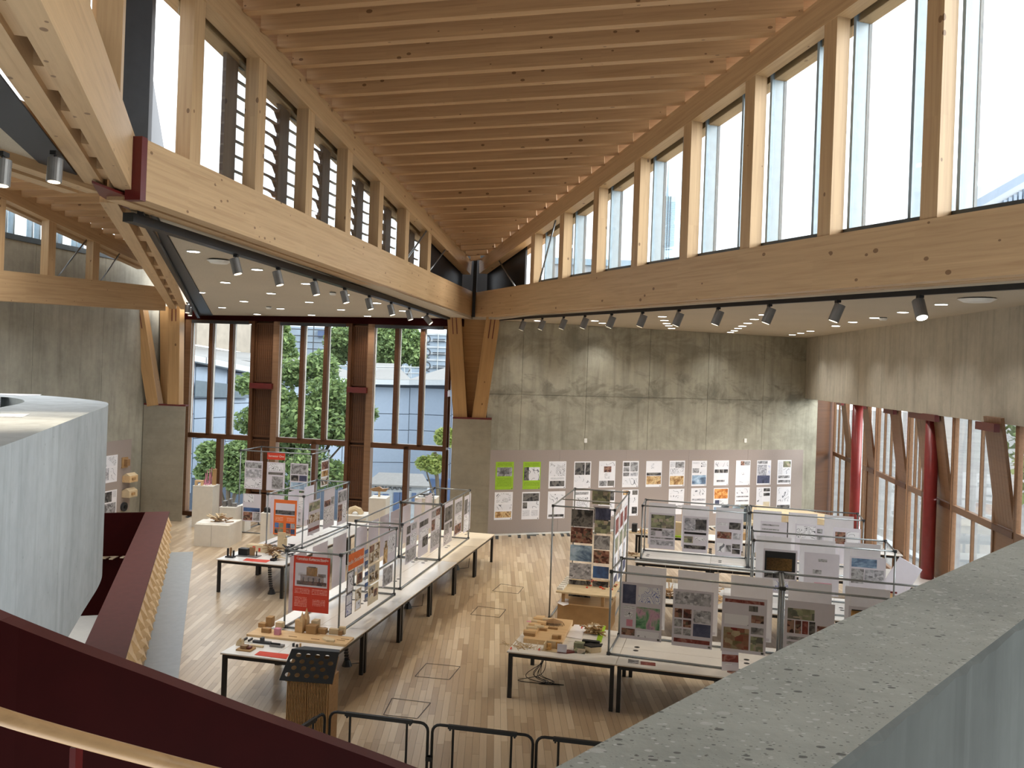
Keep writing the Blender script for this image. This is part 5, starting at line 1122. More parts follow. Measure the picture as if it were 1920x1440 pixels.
# orange poster and its neighbours
rF0 = f0 + aright(11.4) * .92
op = hang('orange poster with a harbour photo on the short left row', f0, 101.4, 514, 937, 557, 1003, 'o', [(.08, .1, .92, .44, 'lil'), (.08, .3, .92, .42, 'dark'), (.08, .5, .42, .6, 'texto'), (.58, .5, .92, .6, 'texto'), (.06, .66, .24, .8, 'skyd'), (.26, .66, .44, .8, 'site'), (.06, .82, .24, .96, 'dark'), (.26, .82, .44, .96, 'site'), (.56, .66, .74, .8, 'skyd'), (.76, .66, .94, .8, 'mid'), (.56, .82, .74, .96, 'brown'), (.76, .82, .94, .96, 'skyd')], 1.98, GL, off=-.03)
for i, (u0, v0, u1, v1, bl) in enumerate(((578, 938, 600, 1000, [(.05, .05, .95, .3, 'site'), (.05, .4, .95, .65, 'fig'), (.05, .8, .95, .9, 'dred')]), (607, 915, 627, 988, [(.05, .3, .6, .45, 'brown'), (.65, .25, .95, .45, 'mid'), (.05, .5, .95, .9, 'line2')]), (633, 918, 650, 982, [(.05, .05, .95, .35, 'mid'), (.05, .42, .5, .9, 'brown'), (.55, .42, .95, .9, 'line2')]))):
    hang('white sheet right of the orange poster, %s from the front' % ORD[i], rF0, 11.4, u0, v0, u1, v1, 'lil', bl, 1.98, GL)
# tall frame before the window
sgn = hang('red sign reading Semester One on the tall left frame', f00, 101, 501, 849, 534.5, 862, 'r', [], 2.45, GL, name='hanging_sign', cat='sign')
q = onvert(518, 855.5, f00 + adir(11) * -.006, 101)
s1 = text('title', 'Semester One', .085, M_['white'], Matrix.Translation(q) @ Matrix.Rotation(-math.radians(11), 4, 'Z') @ XZ, None, ext=.0005); bpy.context.view_layer.update(); par_keep(s1, sgn)
for i, (u0, v0, u1, v1, bl) in enumerate(((459, 864, 492, 917, [(.05, .06, .95, .26, 'mid'), (.05, .3, .95, .6, 'plan'), (.05, .64, .95, .94, 'line2')]), (455, 926, 489, 978, [(.05, .03, .6, .3, 'line'), (.05, .5, .95, .64, 'skyd'), (.05, .66, .55, .96, 'brown'), (.6, .66, .95, .96, 'mid')]), (500, 867, 534, 920, [(.1, .05, .9, .3, 'line2'), (.08, .35, .9, .44, 'dark'), (.3, .5, .9, .94, 'mid')]), (498, 928, 532, 1000, [(.4, .1, .8, .3, 'line'), (.5, .6, .8, .8, 'dark')]), (544, 869, 577, 920, [(.05, .04, .95, .4, 'mid'), (.05, .44, .48, .65, 'dark'), (.52, .44, .95, .65, 'night'), (.05, .7, .95, .95, 'sky')]), (545, 924, 577, 985, [(.1, .1, .9, .5, 'line'), (.1, .6, .6, .9, 'plan')]))):
    hang('white sheet on the tall left frame, %s column, %s' % (('left', 'left', 'middle', 'middle', 'right', 'right')[i], ('upper', 'lower')[i % 2]), f00, 101, u0, v0, u1, v1, 'lil', bl, 2.45, GL)
hang('narrow photo strip on the right side of the tall left frame', f00 + aright(11) * 2.25, 11, 602, 863, 617, 911, 'w', [(.05, .05, .95, .35, 'brown'), (.05, .4, .95, .62, 'warm'), (.05, .68, .95, .95, 'fig')], 2.45, GL)
# right hand frames
GR = 'posters on the right frames'
QR = (.9, .95, .96, .985, 'dark')
for u0, v0, u1, v1, bl, lab in ((1164, 1093, 1242, 1199, [(.04, .04, .36, .38, 'night'), (.42, .06, .94, .34, 'blue'), (.06, .42, .34, .48, 'text'), (.1, .52, .3, .62, 'line2'), (.15, .66, .3, .78, 'pink'), (.38, .42, .95, .8, 'green'), (.04, .82, .36, .94, 'brown'), (.4, .84, .94, .95, 'line'), QR], 'poster with a green and pink site plan on the nearest right row'),
 (1261, 1106, 1337, 1213, [(.05, .04, .94, .26, 'plan'), (.05, .34, .24, .5, 'brown'), (.27, .34, .47, .5, 'brown'), (.05, .53, .24, .66, 'mid'), (.27, .53, .47, .66, 'brown'), (.05, .69, .24, .8, 'mid'), (.27, .69, .47, .8, 'mid'), (.52, .34, .95, .56, 'plan'), (.52, .58, .95, .8, 'night'), (.05, .86, .94, .93, 'dred'), QR], 'poster with a grid of small renders on the nearest right row'),
 (1353, 1119, 1437, 1224, [(.06, .05, .94, .11, 'dred'), (.6, .14, .8, .24, 'dark'), (.06, .32, .6, .5, 'line'), (.66, .3, .94, .44, 'brown'), (.66, .52, .94, .64, 'mid'), (.05, .56, .62, .94, 'siter'), (.66, .68, .94, .94, 'site'), QR], 'poster with a red-roofed site plan on the nearest right row'),
 (1470, 1128, 1564, 1230, [(.06, .14, .6, .34, 'site'), (.06, .36, .2, .6, 'brown'), (.22, .36, .34, .6, 'brown'), (.36, .36, .48, .6, 'dred'), (.5, .36, .62, .6, 'dark'), (.66, .42, .94, .56, 'brown'), (.06, .66, .6, .72, 'mid'), (.06, .76, .6, .82, 'mid'), QR], 'poster with a gabled section drawing partly behind the parapet'),
 (1589, 1139, 1684, 1245, [(.06, .06, .9, .12, 'black'), (.05, .08, .3, .4, 'gold'), (.06, .3, .9, .6, 'night')], 'poster with yellow and navy shapes almost hidden by the parapet')):
    hang(lab, fa, AZA + 90, u0, v0, u1, v1, 'lil', bl, 2.05, GR, off=-.03)
def backs_x(f, az, w, n, dep, zt_, zb_, nm, seed=0, sw=.62):
    d = adir(az); r = aright(az)
    for i in range(n):
        c = f + d * dep + r * (w * (i + .5) / n); M = Matrix(((-r.x, -d.x, 0, c.x), (-r.y, -d.y, 0, c.y), (0, 0, 1, zt_), (0, 0, 0, 1)))
        M = Matrix(((-r.x, -d.x * -1, 0, c.x), (-r.y, -d.y * -1, 0, c.y), (0, 0, 1, zt_), (0, 0, 0, 1)))
        M = Matrix(((r.x, d.x, 0, c.x), (r.y, d.y, 0, c.y), (0, 0, 1, zt_), (0, 0, 0, 1)))
        poster('blank white back of the %s rear poster on %s' % (ORD[i], nm), M, sw, zt_ - zb_, 'w', [(.86, .94, .95, .98, 'lil')], 'poster', GR, 'hung_poster', cords=.1)
backs_x(fa, AZA, 2.56, 3, 1.05, 1.95, .92, 'the nearest right frame', sw=.66); backs_x(fb, AZA, 2.56, 3, 1.05, 1.95, .92, 'the frame behind the parapet', sw=.66); backs_x(fc, AZC, 2.46, 3, 1.03, 1.96, .92, 'the left frame of the third row', sw=.66); backs_x(fd, AZC + 1.5, 2.46, 3, 1.03, 1.96, .92, 'the right frame of the third row', sw=.66); backs_x(fe, AZE, 2.54, 3, 1.05, 1.96, .92, 'the middle row frame', sw=.68)
for u0, v0, u1, v1, bl, lab in ((1217.5, 962, 1266, 1029, [(.06, .05, .95, .42, 'site'), (.06, .44, .5, .5, 'dark'), (.5, .46, .95, .64, 'plan'), (.06, .52, .24, .64, 'mid'), (.06, .68, .95, .72, 'mid'), (.06, .76, .95, .9, 'plan')], 'poster with a curved green site map on the third row'), (1280, 968, 1327, 1036, [(.06, .05, .94, .4, 'plan'), (.5, .08, .94, .36, 'dark'), (.06, .44, .94, .5, 'black'), (.06, .56, .42, .74, 'site'), (.5, .56, .94, .66, 'line2'), (.06, .8, .94, .9, 'dark')], 'poster with a black figure-ground map on the third row'), (1342, 972, 1391, 1043, [(.05, .12, .45, .2, 'text'), (.5, .1, .94, .28, 'dark'), (.05, .36, .6, .54, 'brown'), (.66, .38, .94, .54, 'plan'), (.05, .66, .35, .9, 'line'), (.4, .7, .6, .88, 'mid'), (.64, .66, .94, .78, 'dark'), (.64, .8, .94, .92, 'dark')], 'poster with dark landscape photos on the third row')):
    hang(lab, fc, AZC + 90, u0, v0, u1, v1, 'lil', bl, 2.02, GR, off=-.02)
for u0, v0, u1, v1, bl, lab in ((1425, 978, 1475, 1046, [(.05, .08, .7, .12, 'mid'), (.05, .2, .7, .24, 'mid'), (.05, .4, .95, .6, 'line')], 'pale poster with two long grey elevations on the third row'), (1490, 983, 1544, 1052, [(.05, .05, .7, .4, 'line2'), (.76, .1, .95, .22, 'mid'), (.76, .28, .95, .4, 'mid')], 'pale poster with a small axonometric on the third row'), (1561, 990, 1613, 1058, [(.08, .12, .45, .45, 'brown'), (.5, .1, .94, .45, 'line')], 'pale poster with brown photos at the right of the third row')):
    hang(lab, fd, AZC + 91.5, u0, v0, u1, v1, 'lil', bl, 2.04, GR, off=-.02)
for u0, v0, u1, v1, bl, lab in ((1430, 1030, 1494, 1112, [(.05, .05, .95, .5, 'black'), (.1, .2, .85, .48, 'gold'), (.05, .55, .95, .66, 'dark'), (.05, .72, .95, .95, 'blue')], 'poster with a night model photo on black on the middle row'), (1507, 1037, 1573, 1116, [(.4, .14, .65, .2, 'mid'), (.25, .4, .5, .5, 'mid'), (.3, .7, .8, .76, 'pink')], 'almost blank pale poster on the middle row'), (1592, 1044, 1660, 1122, [(.05, .05, .75, .26, 'sky'), (.05, .3, .4, .65, 'mid'), (.42, .3, .95, .62, 'plan'), (.05, .75, .9, .8, 'brown')], 'poster with a bridge photo and grey diagrams on the middle row')):
    hang(lab, fe, AZE + 90, u0, v0, u1, v1, 'lil', bl, 2.04, GR, off=-.02)
# photo strips of the tall right frame
c1 = [('dark', 955, 987), ('brown', 989, 1018), ('sky', 1022, 1052), ('plan', 1056, 1086), ('dark', 1088, 1119), ('plan', 1123, 1152), ('mid', 1160, 1176)]
c2_ = [('night', 953, 974), ('site', 976, 1000), ('mid', 1004, 1030), ('brown', 1032, 1056), ('skyd', 1062, 1084), ('dark', 1090, 1110)]
def strip(lab, u0, u1, cells, off):
    v0, v1 = cells[0][1], cells[-1][2]; vm = (v0 + v1) / 2; a, b = onvert(u0, 1040, ft, AZ_T + 90), onvert(u1, 1040, ft, AZ_T + 90); z = lambda v: onvert((u0 + u1) / 2, v, ft, AZ_T + 90).z
    d = (b - a); d.z = 0; w = d.length; d.normalize(); n = V((0, 0, 1)).cross(d); c = (a + b) / 2 + n * off
    t = thing('photo_strip', lab, 'photo strip', (c.x, c.y, z(v0)), group='photo strips on the tall frame'); t.matrix_world = Matrix(((d.x, n.x, 0, c.x), (d.y, n.y, 0, c.y), (0, 0, 1, z(v0)), (0, 0, 0, 1)))
    for k, a_, b_ in cells: MB().box(-w / 2, w / 2, 0, .003, z(b_) - z(v0), z(a_) - z(v0)).build('photo_print', [PM[k]], t)
    for s in (-1, 1): MB().tube([V((s * w / 2, 0, z(v1) - z(v0))), V((s * w / 2, 0, 2.36 - z(v0)))], .0035, 4).build('hanging_cord', M_['white'], t)
strip('left column of aerial and model photos on the tall right frame', 1069, 1110, c1, -.02); strip('right column of photos on the tall right frame', 1113, 1143, c2_, -.02)
tb = ft + adir(AZ_T) * 2.8
hang('aerial photo of a wooded site at the rear of the tall right frame', tb, AZ_T + 90, 1110, 920, 1144, 946, 'cream', [(.02, .02, .98, .98, 'site')], 2.36, GR)
hang('dark photo sheet at the rear of the tall right frame', tb, AZ_T + 90, 1112, 948, 1143, 985, 'lil', [(.05, .1, .95, .9, 'dark')], 2.36, GR)
rT = ft + aright(AZ_T) * 1.29
for i in range(3):
    d = adir(AZ_T); c = rT + d * (.5 + i * .85); M = Matrix(((d.x, -aright(AZ_T).x, 0, c.x), (d.y, -aright(AZ_T).y, 0, c.y), (0, 0, 1, 2.2), (0, 0, 0, 1)))
    poster('tall white sheet on the right side of the photo frame, %s from front' % ORD[i], M, .7, 1.6, 'w', [(.1, .05, .9, .25, 'dred'), (.1, .3, .9, .5, 'site'), (.1, .55, .5, .75, 'mid'), (.1, .8, .9, .95, 'night')], 'poster', GR, 'hung_poster', cords=.14)
for _k, _m in PM.items(): M_.setdefault(_k, _m)
# ---------------------------------------------------------------- lectern
Y = 11.05; lp = at(577, 1275, Y); LX = lp.x; LZ = lp.z; azl = 6
lt = thing('lectern', 'lectern with a fluted timber body and a black perforated sloping top', 'lectern', (LX, Y, 0)); lt.rotation_euler = (0, 0, math.radians(-azl)); LZ -= .0
M_['flute'] = timber('fluted_oak', srgb(176, 136, 92), srgb(110, 76, 44), 0, gl=False)
w = .27
for s in (-1, 1):
    m = MB(); n = 13; fwid = (w - .006) / n
    m.box(min(0, s * w) + .003, max(0, s * w) - .003, .02, .4, 0, LZ)
    for i in range(n):
        x = (s * .003 if s > 0 else -w) + i * fwid; m.box(x + .005, x + fwid - .005, -.012, .02, 0, LZ)
    m.build('body_half', M_['flute'], lt)
m = MB()
for i in range(18): m.box(w, w + .012, .02 + i * .021, .034 + i * .021, 0, LZ)
m.build('side_flutes', M_['flute'], lt)
# sloping perforated plate with real holes
S = Matrix.Translation((0.0, -.03, LZ - .02)) @ Matrix.Rotation(math.radians(52), 4, 'X')
bm = bmesh.new(); W2, Hh = .33, .40
def plate(bm, holes, r):
    cells = []
    xs = sorted(set([-W2, W2])); o = [bm.verts.new((x, y, 0)) for x, y in ((-W2 - .03, 0), (W2 + .0, 0), (W2 + .0, Hh), (-W2 + .03, Hh))]
    ed = [bm.edges.new((o[i], o[(i + 1) % 4])) for i in range(4)]
    for cx, cy in holes:
        h_ = [bm.verts.new((cx + r * math.cos(2 * PI * k / 12), cy + r * .8 * math.sin(2 * PI * k / 12), 0)) for k in range(12)]
        ed += [bm.edges.new((h_[i], h_[(i + 1) % 12])) for i in range(12)]
    bmesh.ops.triangle_fill(bm, edges=ed, use_beauty=True)
hl = [(-.27 + i * .125, .08) for i in range(5)] + [(-.21 + i * .125, .17) for i in range(4)] + [(-.25 + i * .125, .255) for i in range(5)] + [(-.19 + i * .125, .335) for i in range(4)]
plate(bm, hl, .036)
for v in bm.verts: v.co = S @ v.co
ext = bmesh.ops.extrude_face_region(bm, geom=bm.faces[:]); nv = S.to_3x3() @ V((0, 0, .008))
for g in ext['geom']:
    if isinstance(g, bmesh.types.BMVert): g.co += nv
bmesh.ops.recalc_face_normals(bm, faces=bm.faces[:])
me = bpy.data.meshes.new('perforated_top'); bm.to_mesh(me); bm.free(); me.materials.append(M_['black']); link('perforated_top', me, lt)
a = [S @ V(p) for p in ((-W2 + .03, Hh, 0), (W2, Hh, 0))]
MB().prism([a[0], a[1], a[1] + V((-.02, .1, -.0)), a[0] + V((.12, .14, .0))], (0, 0, .01)).build('top_ledge', M_['dark_grey'], lt)
MB().prism([S @ V((-W2 + .02, .02, -.09)), S @ V((W2 - .02, .02, -.09)), S @ V((W2 - .02, Hh - .02, -.09)), S @ V((-W2 + .04, Hh - .02, -.09))], (0, .01, 0)).build('inner_board', M_['flute'], lt)
# ---------------------------------------------------------------- black barriers
def barrier(p0, p1, lab):
    d = (p1 - p0); d.z = 0; L = d.length; d.normalize(); n = V((-d.y, d.x, 0))
    t = thing('crowd_barrier', lab, 'barrier', (p0.x, p0.y, 0), group='black crowd barriers'); t.matrix_world = Matrix(((d.x, n.x, 0, p0.x), (d.y, n.y, 0, p0.y), (0, 0, 1, 0), (0, 0, 0, 1)))
    r = .09; z = 1.1; pts = [V((.02, 0, .02)), V((.02, 0, z - r))] + [V((.02 + r - r * math.cos(a * PI / 8), 0, z - r + r * math.sin(a * PI / 8))) for a in range(1, 5)] + [V((L - .02 - r + r * math.sin(a * PI / 8), 0, z - r + r * math.cos(a * PI / 8))) for a in range(0, 4)] + [V((L - .02, 0, z - r)), V((L - .02, 0, .02))]
    MB().tube(pts, .017, 8).build('outer_tube', M_['black'], t, smooth=True)
    for q in (.22, .78): MB().tube([V((L * q, 0, .12)), V((L * q, 0, z))], .014, 8).build('inner_upright', M_['black'], t)
    MB().tube([V((.02, 0, .12)), V((L - .02, 0, .12))], .014, 8).build('bottom_tube', M_['black'], t)
    sl_ = MB().box(L * .17, L * .83, -.02, .02, z - .028, z + .016).build('top_sleeve', M_['black'], t)
    for q in (.19, .81): MB().box(L * q - .01, L * q + .01, -.012, .012, z - .05, z - .02).build('hook', M_['black'], sl_)
    for s in (0, L): MB().box(s - .03, s + .03, -.03, .03, .68, .73).build('clip', M_['black'], t)
    for s in (.02, L - .02): MB().box(s - .025, s + .025, -.2, .2, 0, .02).build('foot', M_['black'], t)
B1, B2, B3 = (onz(u, v, 1.1) for u, v in ((616, 1333), (806, 1357), (1003, 1380))); B4 = B3 + (B3 - B2)
barrier(B1, B2, 'black tube barrier beside the lectern'); barrier(B2 + (B3 - B2) * .01, B3, 'middle black tube barrier'); barrier(B3, B4, 'black tube barrier running behind the parapet')
q = onz(611, 1334, 1.1); barrier(q + V((-.42, -1.12, 0)), q, 'black tube barrier turned towards the red stair balustrade')
# ---------------------------------------------------------------- white plinths and their models
def plinth(lab, u0, u1, vb, vt, y, dep=.45, az=8, split=0):
    a, b = at(u0, vb, y), at(u1, vb, y); zt_ = at((u0 + u1) / 2, vt, y).z; w = (b - a).length
    t = thing('plinth', lab, 'plinth', (a.x, y, 0), -math.radians(az) * .5, 'white plinths')
    if split:
        for i in range(split): MB().box(i * w / split + .004, (i + 1) * w / split - .004, 0, dep, 0, zt_).build('plinth_block', M_['plinth'], t)
    else:
        MB().box(0, w, 0, dep, 0, zt_ - .02).build('plinth_body', M_['plinth'], t); MB().box(-.004, w + .004, -.004, dep + .004, zt_ - .018, zt_).build('plinth_lid', M_['white'], t)
    return V((a.x, y, zt_)), w
p1, w1 = plinth('low double white plinth carrying a heap of model pieces', 363, 429, 1023, 984, 24.05, 1.0, 8, 2)
p2, w2 = plinth('tall white plinth with a frame model before the left window', 359, 398, 985, 911, 26.7, .5)
p3, w3 = plinth('white plinth with grey block models behind the double plinth', 409, 440, 1012, 951, 25.7, .45)
p3b, w3b = plinth('white plinth partly behind the tall left frame', 444, 458, 1010, 948, 26.2, .5)
p4, w4 = plinth('narrow white plinth before the tall left frame', 487, 506, 1018, 962, 24.4, .35)
p5, w5 = plinth('white plinth with a dark boat-like model at the right tall window', 689, 721, 1012, 934, 25.6, .6)
p6, w6 = plinth('white plinth near the central column with a dark model', 775, 815, 1009, 934, 25.3, .6)
p7, w7 = plinth('low white table plinth with a shell model by the brown panels', 645, 685, 1005, 967, 26.2, .8)
rgm = random.Random(12)
def model(name, lab, p, parts, rz=0, grp='small models', cat='model'):
    t = thing(name, lab, cat, p, rz, grp)
    for nm, b, mt in parts:
        if isinstance(b, MB):
            o = b.build(nm, M_[mt], t)
            if len(b.f) > 40: o['kind'] = 'stuff'
        else: MB().box(*b).build(nm, M_[mt] if mt in M_ else PM[mt], t)
    return t
def heap(n, r, h, s, seed):
    rg = random.Random(seed); m = MB()
    for _ in range(n):
        x, y, z = rg.gauss(0, r * .5), rg.gauss(0, r * .35), rg.random() * h; a = rg.random() * PI
        m.box(-s * (1 + rg.random() * 2), s * (1 + rg.random() * 2), -s * .35, s * .35, 0, s * .4, 0, Matrix.Translation((x, y, z)) @ Matrix.Rotation(a, 4, 'Z') @ Matrix.Rotation(rg.uniform(-.4, .4), 4, 'Y'))
    return m
def sticks(n, r, h, seed, th=.006):
    rg = random.Random(seed); m = MB()
    for _ in range(n):
        a = V((rg.gauss(0, r), rg.gauss(0, r * .6), 0)); b = a + V((rg.gauss(0, r * .5), rg.gauss(0, r * .4), h * rg.random())); m.tube([a, b], th, 4)
    return m
model('model', 'heap of wooden and white model pieces on the double plinth', p1 + V((w1 * .55, .45, 0)), [('base_sheet', (-.55, .45, -.3, .3, 0, .012), 'white'), ('pieces', heap(26, .3, .16, .05, 3), 'ply_edge'), ('pieces_light', heap(14, .25, .2, .05, 5), 'card_light')])
model('model', 'open pink frame model on the tall plinth', p2 + V((w2 * .65, .2, 0)), [('base', (-.28, .26, -.15, .15, 0, .02), 'white'), ('frame', sticks(26, .09, .55, 8, .012), 'pink'), ('tower', (.12, .22, -.05, .05, 0, .5), 'card')])
model('model', 'little wooden arch model on the tall plinth', p2 + V((w2 * .25, .1, 0)), [('arch', MB().box(-.12, -.06, -.06, .06, 0, .1).box(.06, .12, -.06, .06, 0, .1).box(-.12, .12, -.06, .06, .1, .16), 'ply')])
model('model', 'group of grey concrete block models on the white plinth', p3 + V((w3 * .45, .2, 0)), [('block', (-.16, -.06, -.1, .1, 0, .16), 'spot_grey'), ('block', (0, .08, -.08, .1, 0, .22), 'spot_grey'), ('block', (.1, .24, -.1, .05, 0, .1), 'spot_grey')])
model('model', 'little black slotted box on the narrow plinth', p4 + V((.16, .15, 0)), [('box', (-.09, .02, -.08, .08, 0, .13), 'black'), ('box', (.04, .14, -.08, .08, 0, .11), 'dark_grey')])
model('model', 'dark boat-like model on a stand at the right tall window', p5 + V((w5 * .5, .25, 0)), [('hull', MB().prism([(-.28, 0, .22), (-.18, 0, .16), (.2, 0, .16), (.28, 0, .26), (.1, 0, .24), (0, 0, .3)], (0, .14, 0)), 'ply_edge'), ('stand', (-.03, .03, .04, .1, 0, .18), 'card_light'), ('mast', (-.26, -.25, .05, .07, .2, .4), 'black')])
model('model', 'dark timber frame model on the plinth near the column', p6 + V((w6 * .5, .25, 0)), [('deck', (-.25, .25, -.12, .12, .06, .1), 'dark_grey'), ('pieces', heap(12, .16, .12, .04, 7), 'ply_edge'), ('supports', sticks(10, .12, .2, 9), 'black')])
model('model', 'pale shell model on the low plinth by the brown panels', p7 + V((w7 * .4, .3, 0)), [('shell', MB().tube([V((-.2, 0, 0)), V((-.12, 0, .13)), V((0, 0, .17)), V((.12, 0, .13)), V((.2, 0, 0))], .09, 8), 'card_light')])
# ---------------------------------------------------------------- models on the near left table
def tz(u, v, z=.741): return onz(u, v, z)
rzt = -math.radians(AZT)
bp = [tz(462, 1193), tz(484, 1181), tz(664, 1199), tz(648, 1213)]
city = thing('city_model', 'wooden city block model on a long board at the near end of the left row', 'model', tz(560, 1195), rzt); cm = city.matrix_world
inv = (Matrix.Translation(city.location) @ Matrix.Rotation(rzt, 4, 'Z')).inverted()
MB().prism([inv @ p for p in bp], (0, 0, .035)).build('base_board', M_['ply'], city)
def cb(u, v, w, d, h, mt, nm='building', kind=0):
    p = inv @ tz(u, v); z0 = .035
    m = MB().box(p.x - w / 2, p.x + w / 2, p.y, p.y + d, z0, z0 + h)
    if kind == 1: m.add([(p.x - w / 2, p.y, z0 + h), (p.x + w / 2, p.y, z0 + h), (p.x + w / 2, p.y + d, z0 + h), (p.x - w / 2, p.y + d, z0 + h), (p.x, p.y + d / 2, z0 + h * 1.9)], [(0, 1, 4), (1, 2, 4), (2, 3, 4), (3, 0, 4)])
    m.build(nm, M_[mt], city)
for a in ((490, 1181, .12, .1, .07, 'card'), (503, 1180, .1, .12, .16, 'card'), (497, 1191, .14, .08, .07, 'card'), (522, 1182, .12, .1, .09, 'card_light'), (518, 1195, .09, .08, .1, 'pink'), (556, 1190, .07, .1, .2, 'ply', 'building', 0), (563, 1191, .06, .1, .18, 'ply', 'spire', 1), (571, 1188, .07, .1, .2, 'ply', 'spire', 1), (582, 1193, .16, .14, .13, 'card'), (588, 1188, .1, .14, .17, 'card_light'), (602, 1193, .14, .1, .08, 'card'), (625, 1194, .16, .06, .09, 'card_light'), (640, 1194, .1, .06, .12, 'card_light'), (637, 1196, .06, .05, .07, 'ply_edge')): cb(*a)
MB().prism([inv @ (tz(u, v) + V((0, 0, .036))) for u, v in ((604, 1204), (609, 1200), (628, 1206), (626, 1209), (612, 1208))], (0, 0, .03)).build('shell_roof', M_['card_light'], city)
for u, v in ((550, 1198), (592, 1203), (640, 1205), (648, 1203)): p = inv @ tz(u, v); MB().box(p.x - .08, p.x + .06, p.y - .006, p.y + .006, .035, .041).build('street_line', M_['ply_edge'], city)
sm = [('black striped white card model on the near left table', 465, 1203, [('base', (-.1, .1, -.06, .06, 0, .02), 'white'), ('stripe', (-.06, -.04, -.06, .06, .02, .05), 'black'), ('stripe', (.03, .05, -.06, .06, .02, .05), 'black')]),
 ('pale card peak model on the near left table', 448, 1211, [('peak', MB().prism([(-.06, 0, 0), (.06, 0, 0), (.05, 0, .1), (.02, 0, .05), (0, 0, .11), (-.04, 0, .06)], (0, .06, 0)), 'card_light')]),
 ('long grey blue bridge model on the near left table', 491, 1206, [('deck', (-.15, .15, -.03, .03, 0, .035), 'dark_grey'), ('tower', (-.02, .03, -.03, .03, .035, .09), 'dark_grey')]),
 ('dark red courtyard model on a card base, near left table', 461, 1218, [('base', (-.12, .12, -.09, .09, 0, .02), 'card'), ('block', (-.07, .03, -.05, .04, .02, .07), 'ply_edge'), ('block', (.02, .08, -.04, .05, .02, .05), 'steel_red')]),
 ('grey slab model with black stripe on the near left table', 519, 1212, [('slab', (-.1, .11, -.05, .05, 0, .03), 'spot_grey'), ('wing', (-.1, .06, -.02, .0, .03, .055), 'black')]),
 ('low white strip model on the near left table', 482, 1213, [('strip', (-.12, .1, -.02, .03, 0, .025), 'card_light')]),
 ('tiny dark figures beside the lectern top', 555, 1213, [('figure', (-.06, -.03, -.01, .02, 0, .05), 'black'), ('figure', (0, .03, -.01, .02, 0, .04), 'black'), ('figure', (.06, .08, -.01, .02, 0, .06), 'card')])]
for lab, u, v, prt in sm: model('model', lab, tz(u, v), prt, rzt, 'models on the near left table')
def flat(name, lab, q, mt, cat='sign', z=.742, h=.003): return tag(MB().prism([onz(u, v, z) for u, v in q], (0, 0, h)).build(name, M_[mt] if mt in M_ else PM[mt]), lab, cat)
flat('table_sign', 'red paper sign lying at the front of the near left table', ((487, 1221), (477, 1228), (537, 1236), (542, 1227)), 'redprint')
flat('table_sign', 'red paper sign lying at the front of the second left table', ((462, 1047), (455, 1051), (499, 1055), (508, 1050.5)), 'redprint')
# ---------------------------------------------------------------- models on the second left table
z2 = .741
for lab, u, v, prt in (('black castle-like model at the left corner of the second table', 432, 1045, [('base', (-.1, .1, -.06, .06, 0, .03), 'black'), ('tower', (-.08, -.05, -.02, .02, .03, .2), 'black'), ('tower', (-.01, .02, -.02, .02, .03, .22), 'ply_edge'), ('tower', (.06, .09, -.02, .02, .03, .16), 'black')]),
 ('dark shed model on a brown base on the second table', 455, 1041, [('base', (-.1, .42, -.15, .1, 0, .015), 'spot_grey'), ('shed', (-.08, .14, -.06, .08, .015, .16), 'black'), ('screen', (.18, .3, -.02, .0, .015, .2), 'ply_edge'), ('screen', (.34, .36, -.02, .0, .015, .12), 'black')]),
 ('long white block model with red openings on the second table', 484, 1034, [('block', (-.25, .3, -.08, .1, 0, .16), 'card_light'), ('opening', (-.1, -.03, -.085, -.08, .04, .13), 'redprint'), ('opening', (.05, .1, -.085, -.08, .02, .1), 'redprint')]),
 ('tall card room model with an open side on the second table', 527, 1032, [('wall', (-.1, .1, 0, .03, 0, .42), 'card_light'), ('wall', (.1, .13, -.12, .03, 0, .3), 'card_light'), ('beam', (.1, .22, -.02, .01, .36, .4), 'card_light')]),
 ('spiky brown cluster model on the second table', 515, 1040, [('cluster', heap(40, .2, .2, .04, 17), 'ply_edge')]),
 ('dark ribbed round model on the second table', 543, 1042, [('ribs', heap(30, .12, .26, .04, 18), 'dark_grey')]),
 ('white zigzag model with dark stairs on the second table', 522, 1050, [('roof', heap(10, .12, .16, .04, 19), 'card_light'), ('stair', MB().box(-.12, -.02, -.16, -.02, 0, .05).box(-.1, 0, -.1, .0, .05, .1), 'black')])):
    model('model', lab, onz(u, v, z2), prt, -math.radians(AZU), 'models on the second left table')
# cable drops: segmented black spines under tables
def spine(lab, u, v, z0=0.0, lean=(.0, 0)):
    p = onz(u, v); t = thing('cable_spine', lab, 'cable spine', (p.x, p.y, 0), group='cable spines')
    for i in range(13):
        q = i / 12; z = .06 + .6 * q; x = lean[0] * (1 - q) ** 2; MB().box(x - .035, x + .035, -.03, .03, z, z + .028).build('segment', M_['black'], t)
    MB().tube([V((lean[0], 0, 0)), V((lean[0], 0, .1))], .09, 12, r2=.05).build('foot', M_['black'], t)
    MB().tube([V((lean[0], 0, .03)), V((lean[0] + .15, .1, .015)), V((lean[0] + .3, .05, .05)), V((lean[0] + .32, .02, .3))], .007, 5).build('cable', M_['black'], t)
spine('black cable spine under the second left table', 504, 1113, lean=(.06, 0)); spine('black cable spine at the near end of the left row', 646, 1248, lean=(.04, 0)); spine('black cable spine half way along the left row', 762, 1140, lean=(.03, 0)); spine('black cable spine near the far end of the left row', 856, 1068)
spine('black cable spine under the nearest right row', 1342, 1330); spine('black cable spine under the third right row', 1330, 1078)
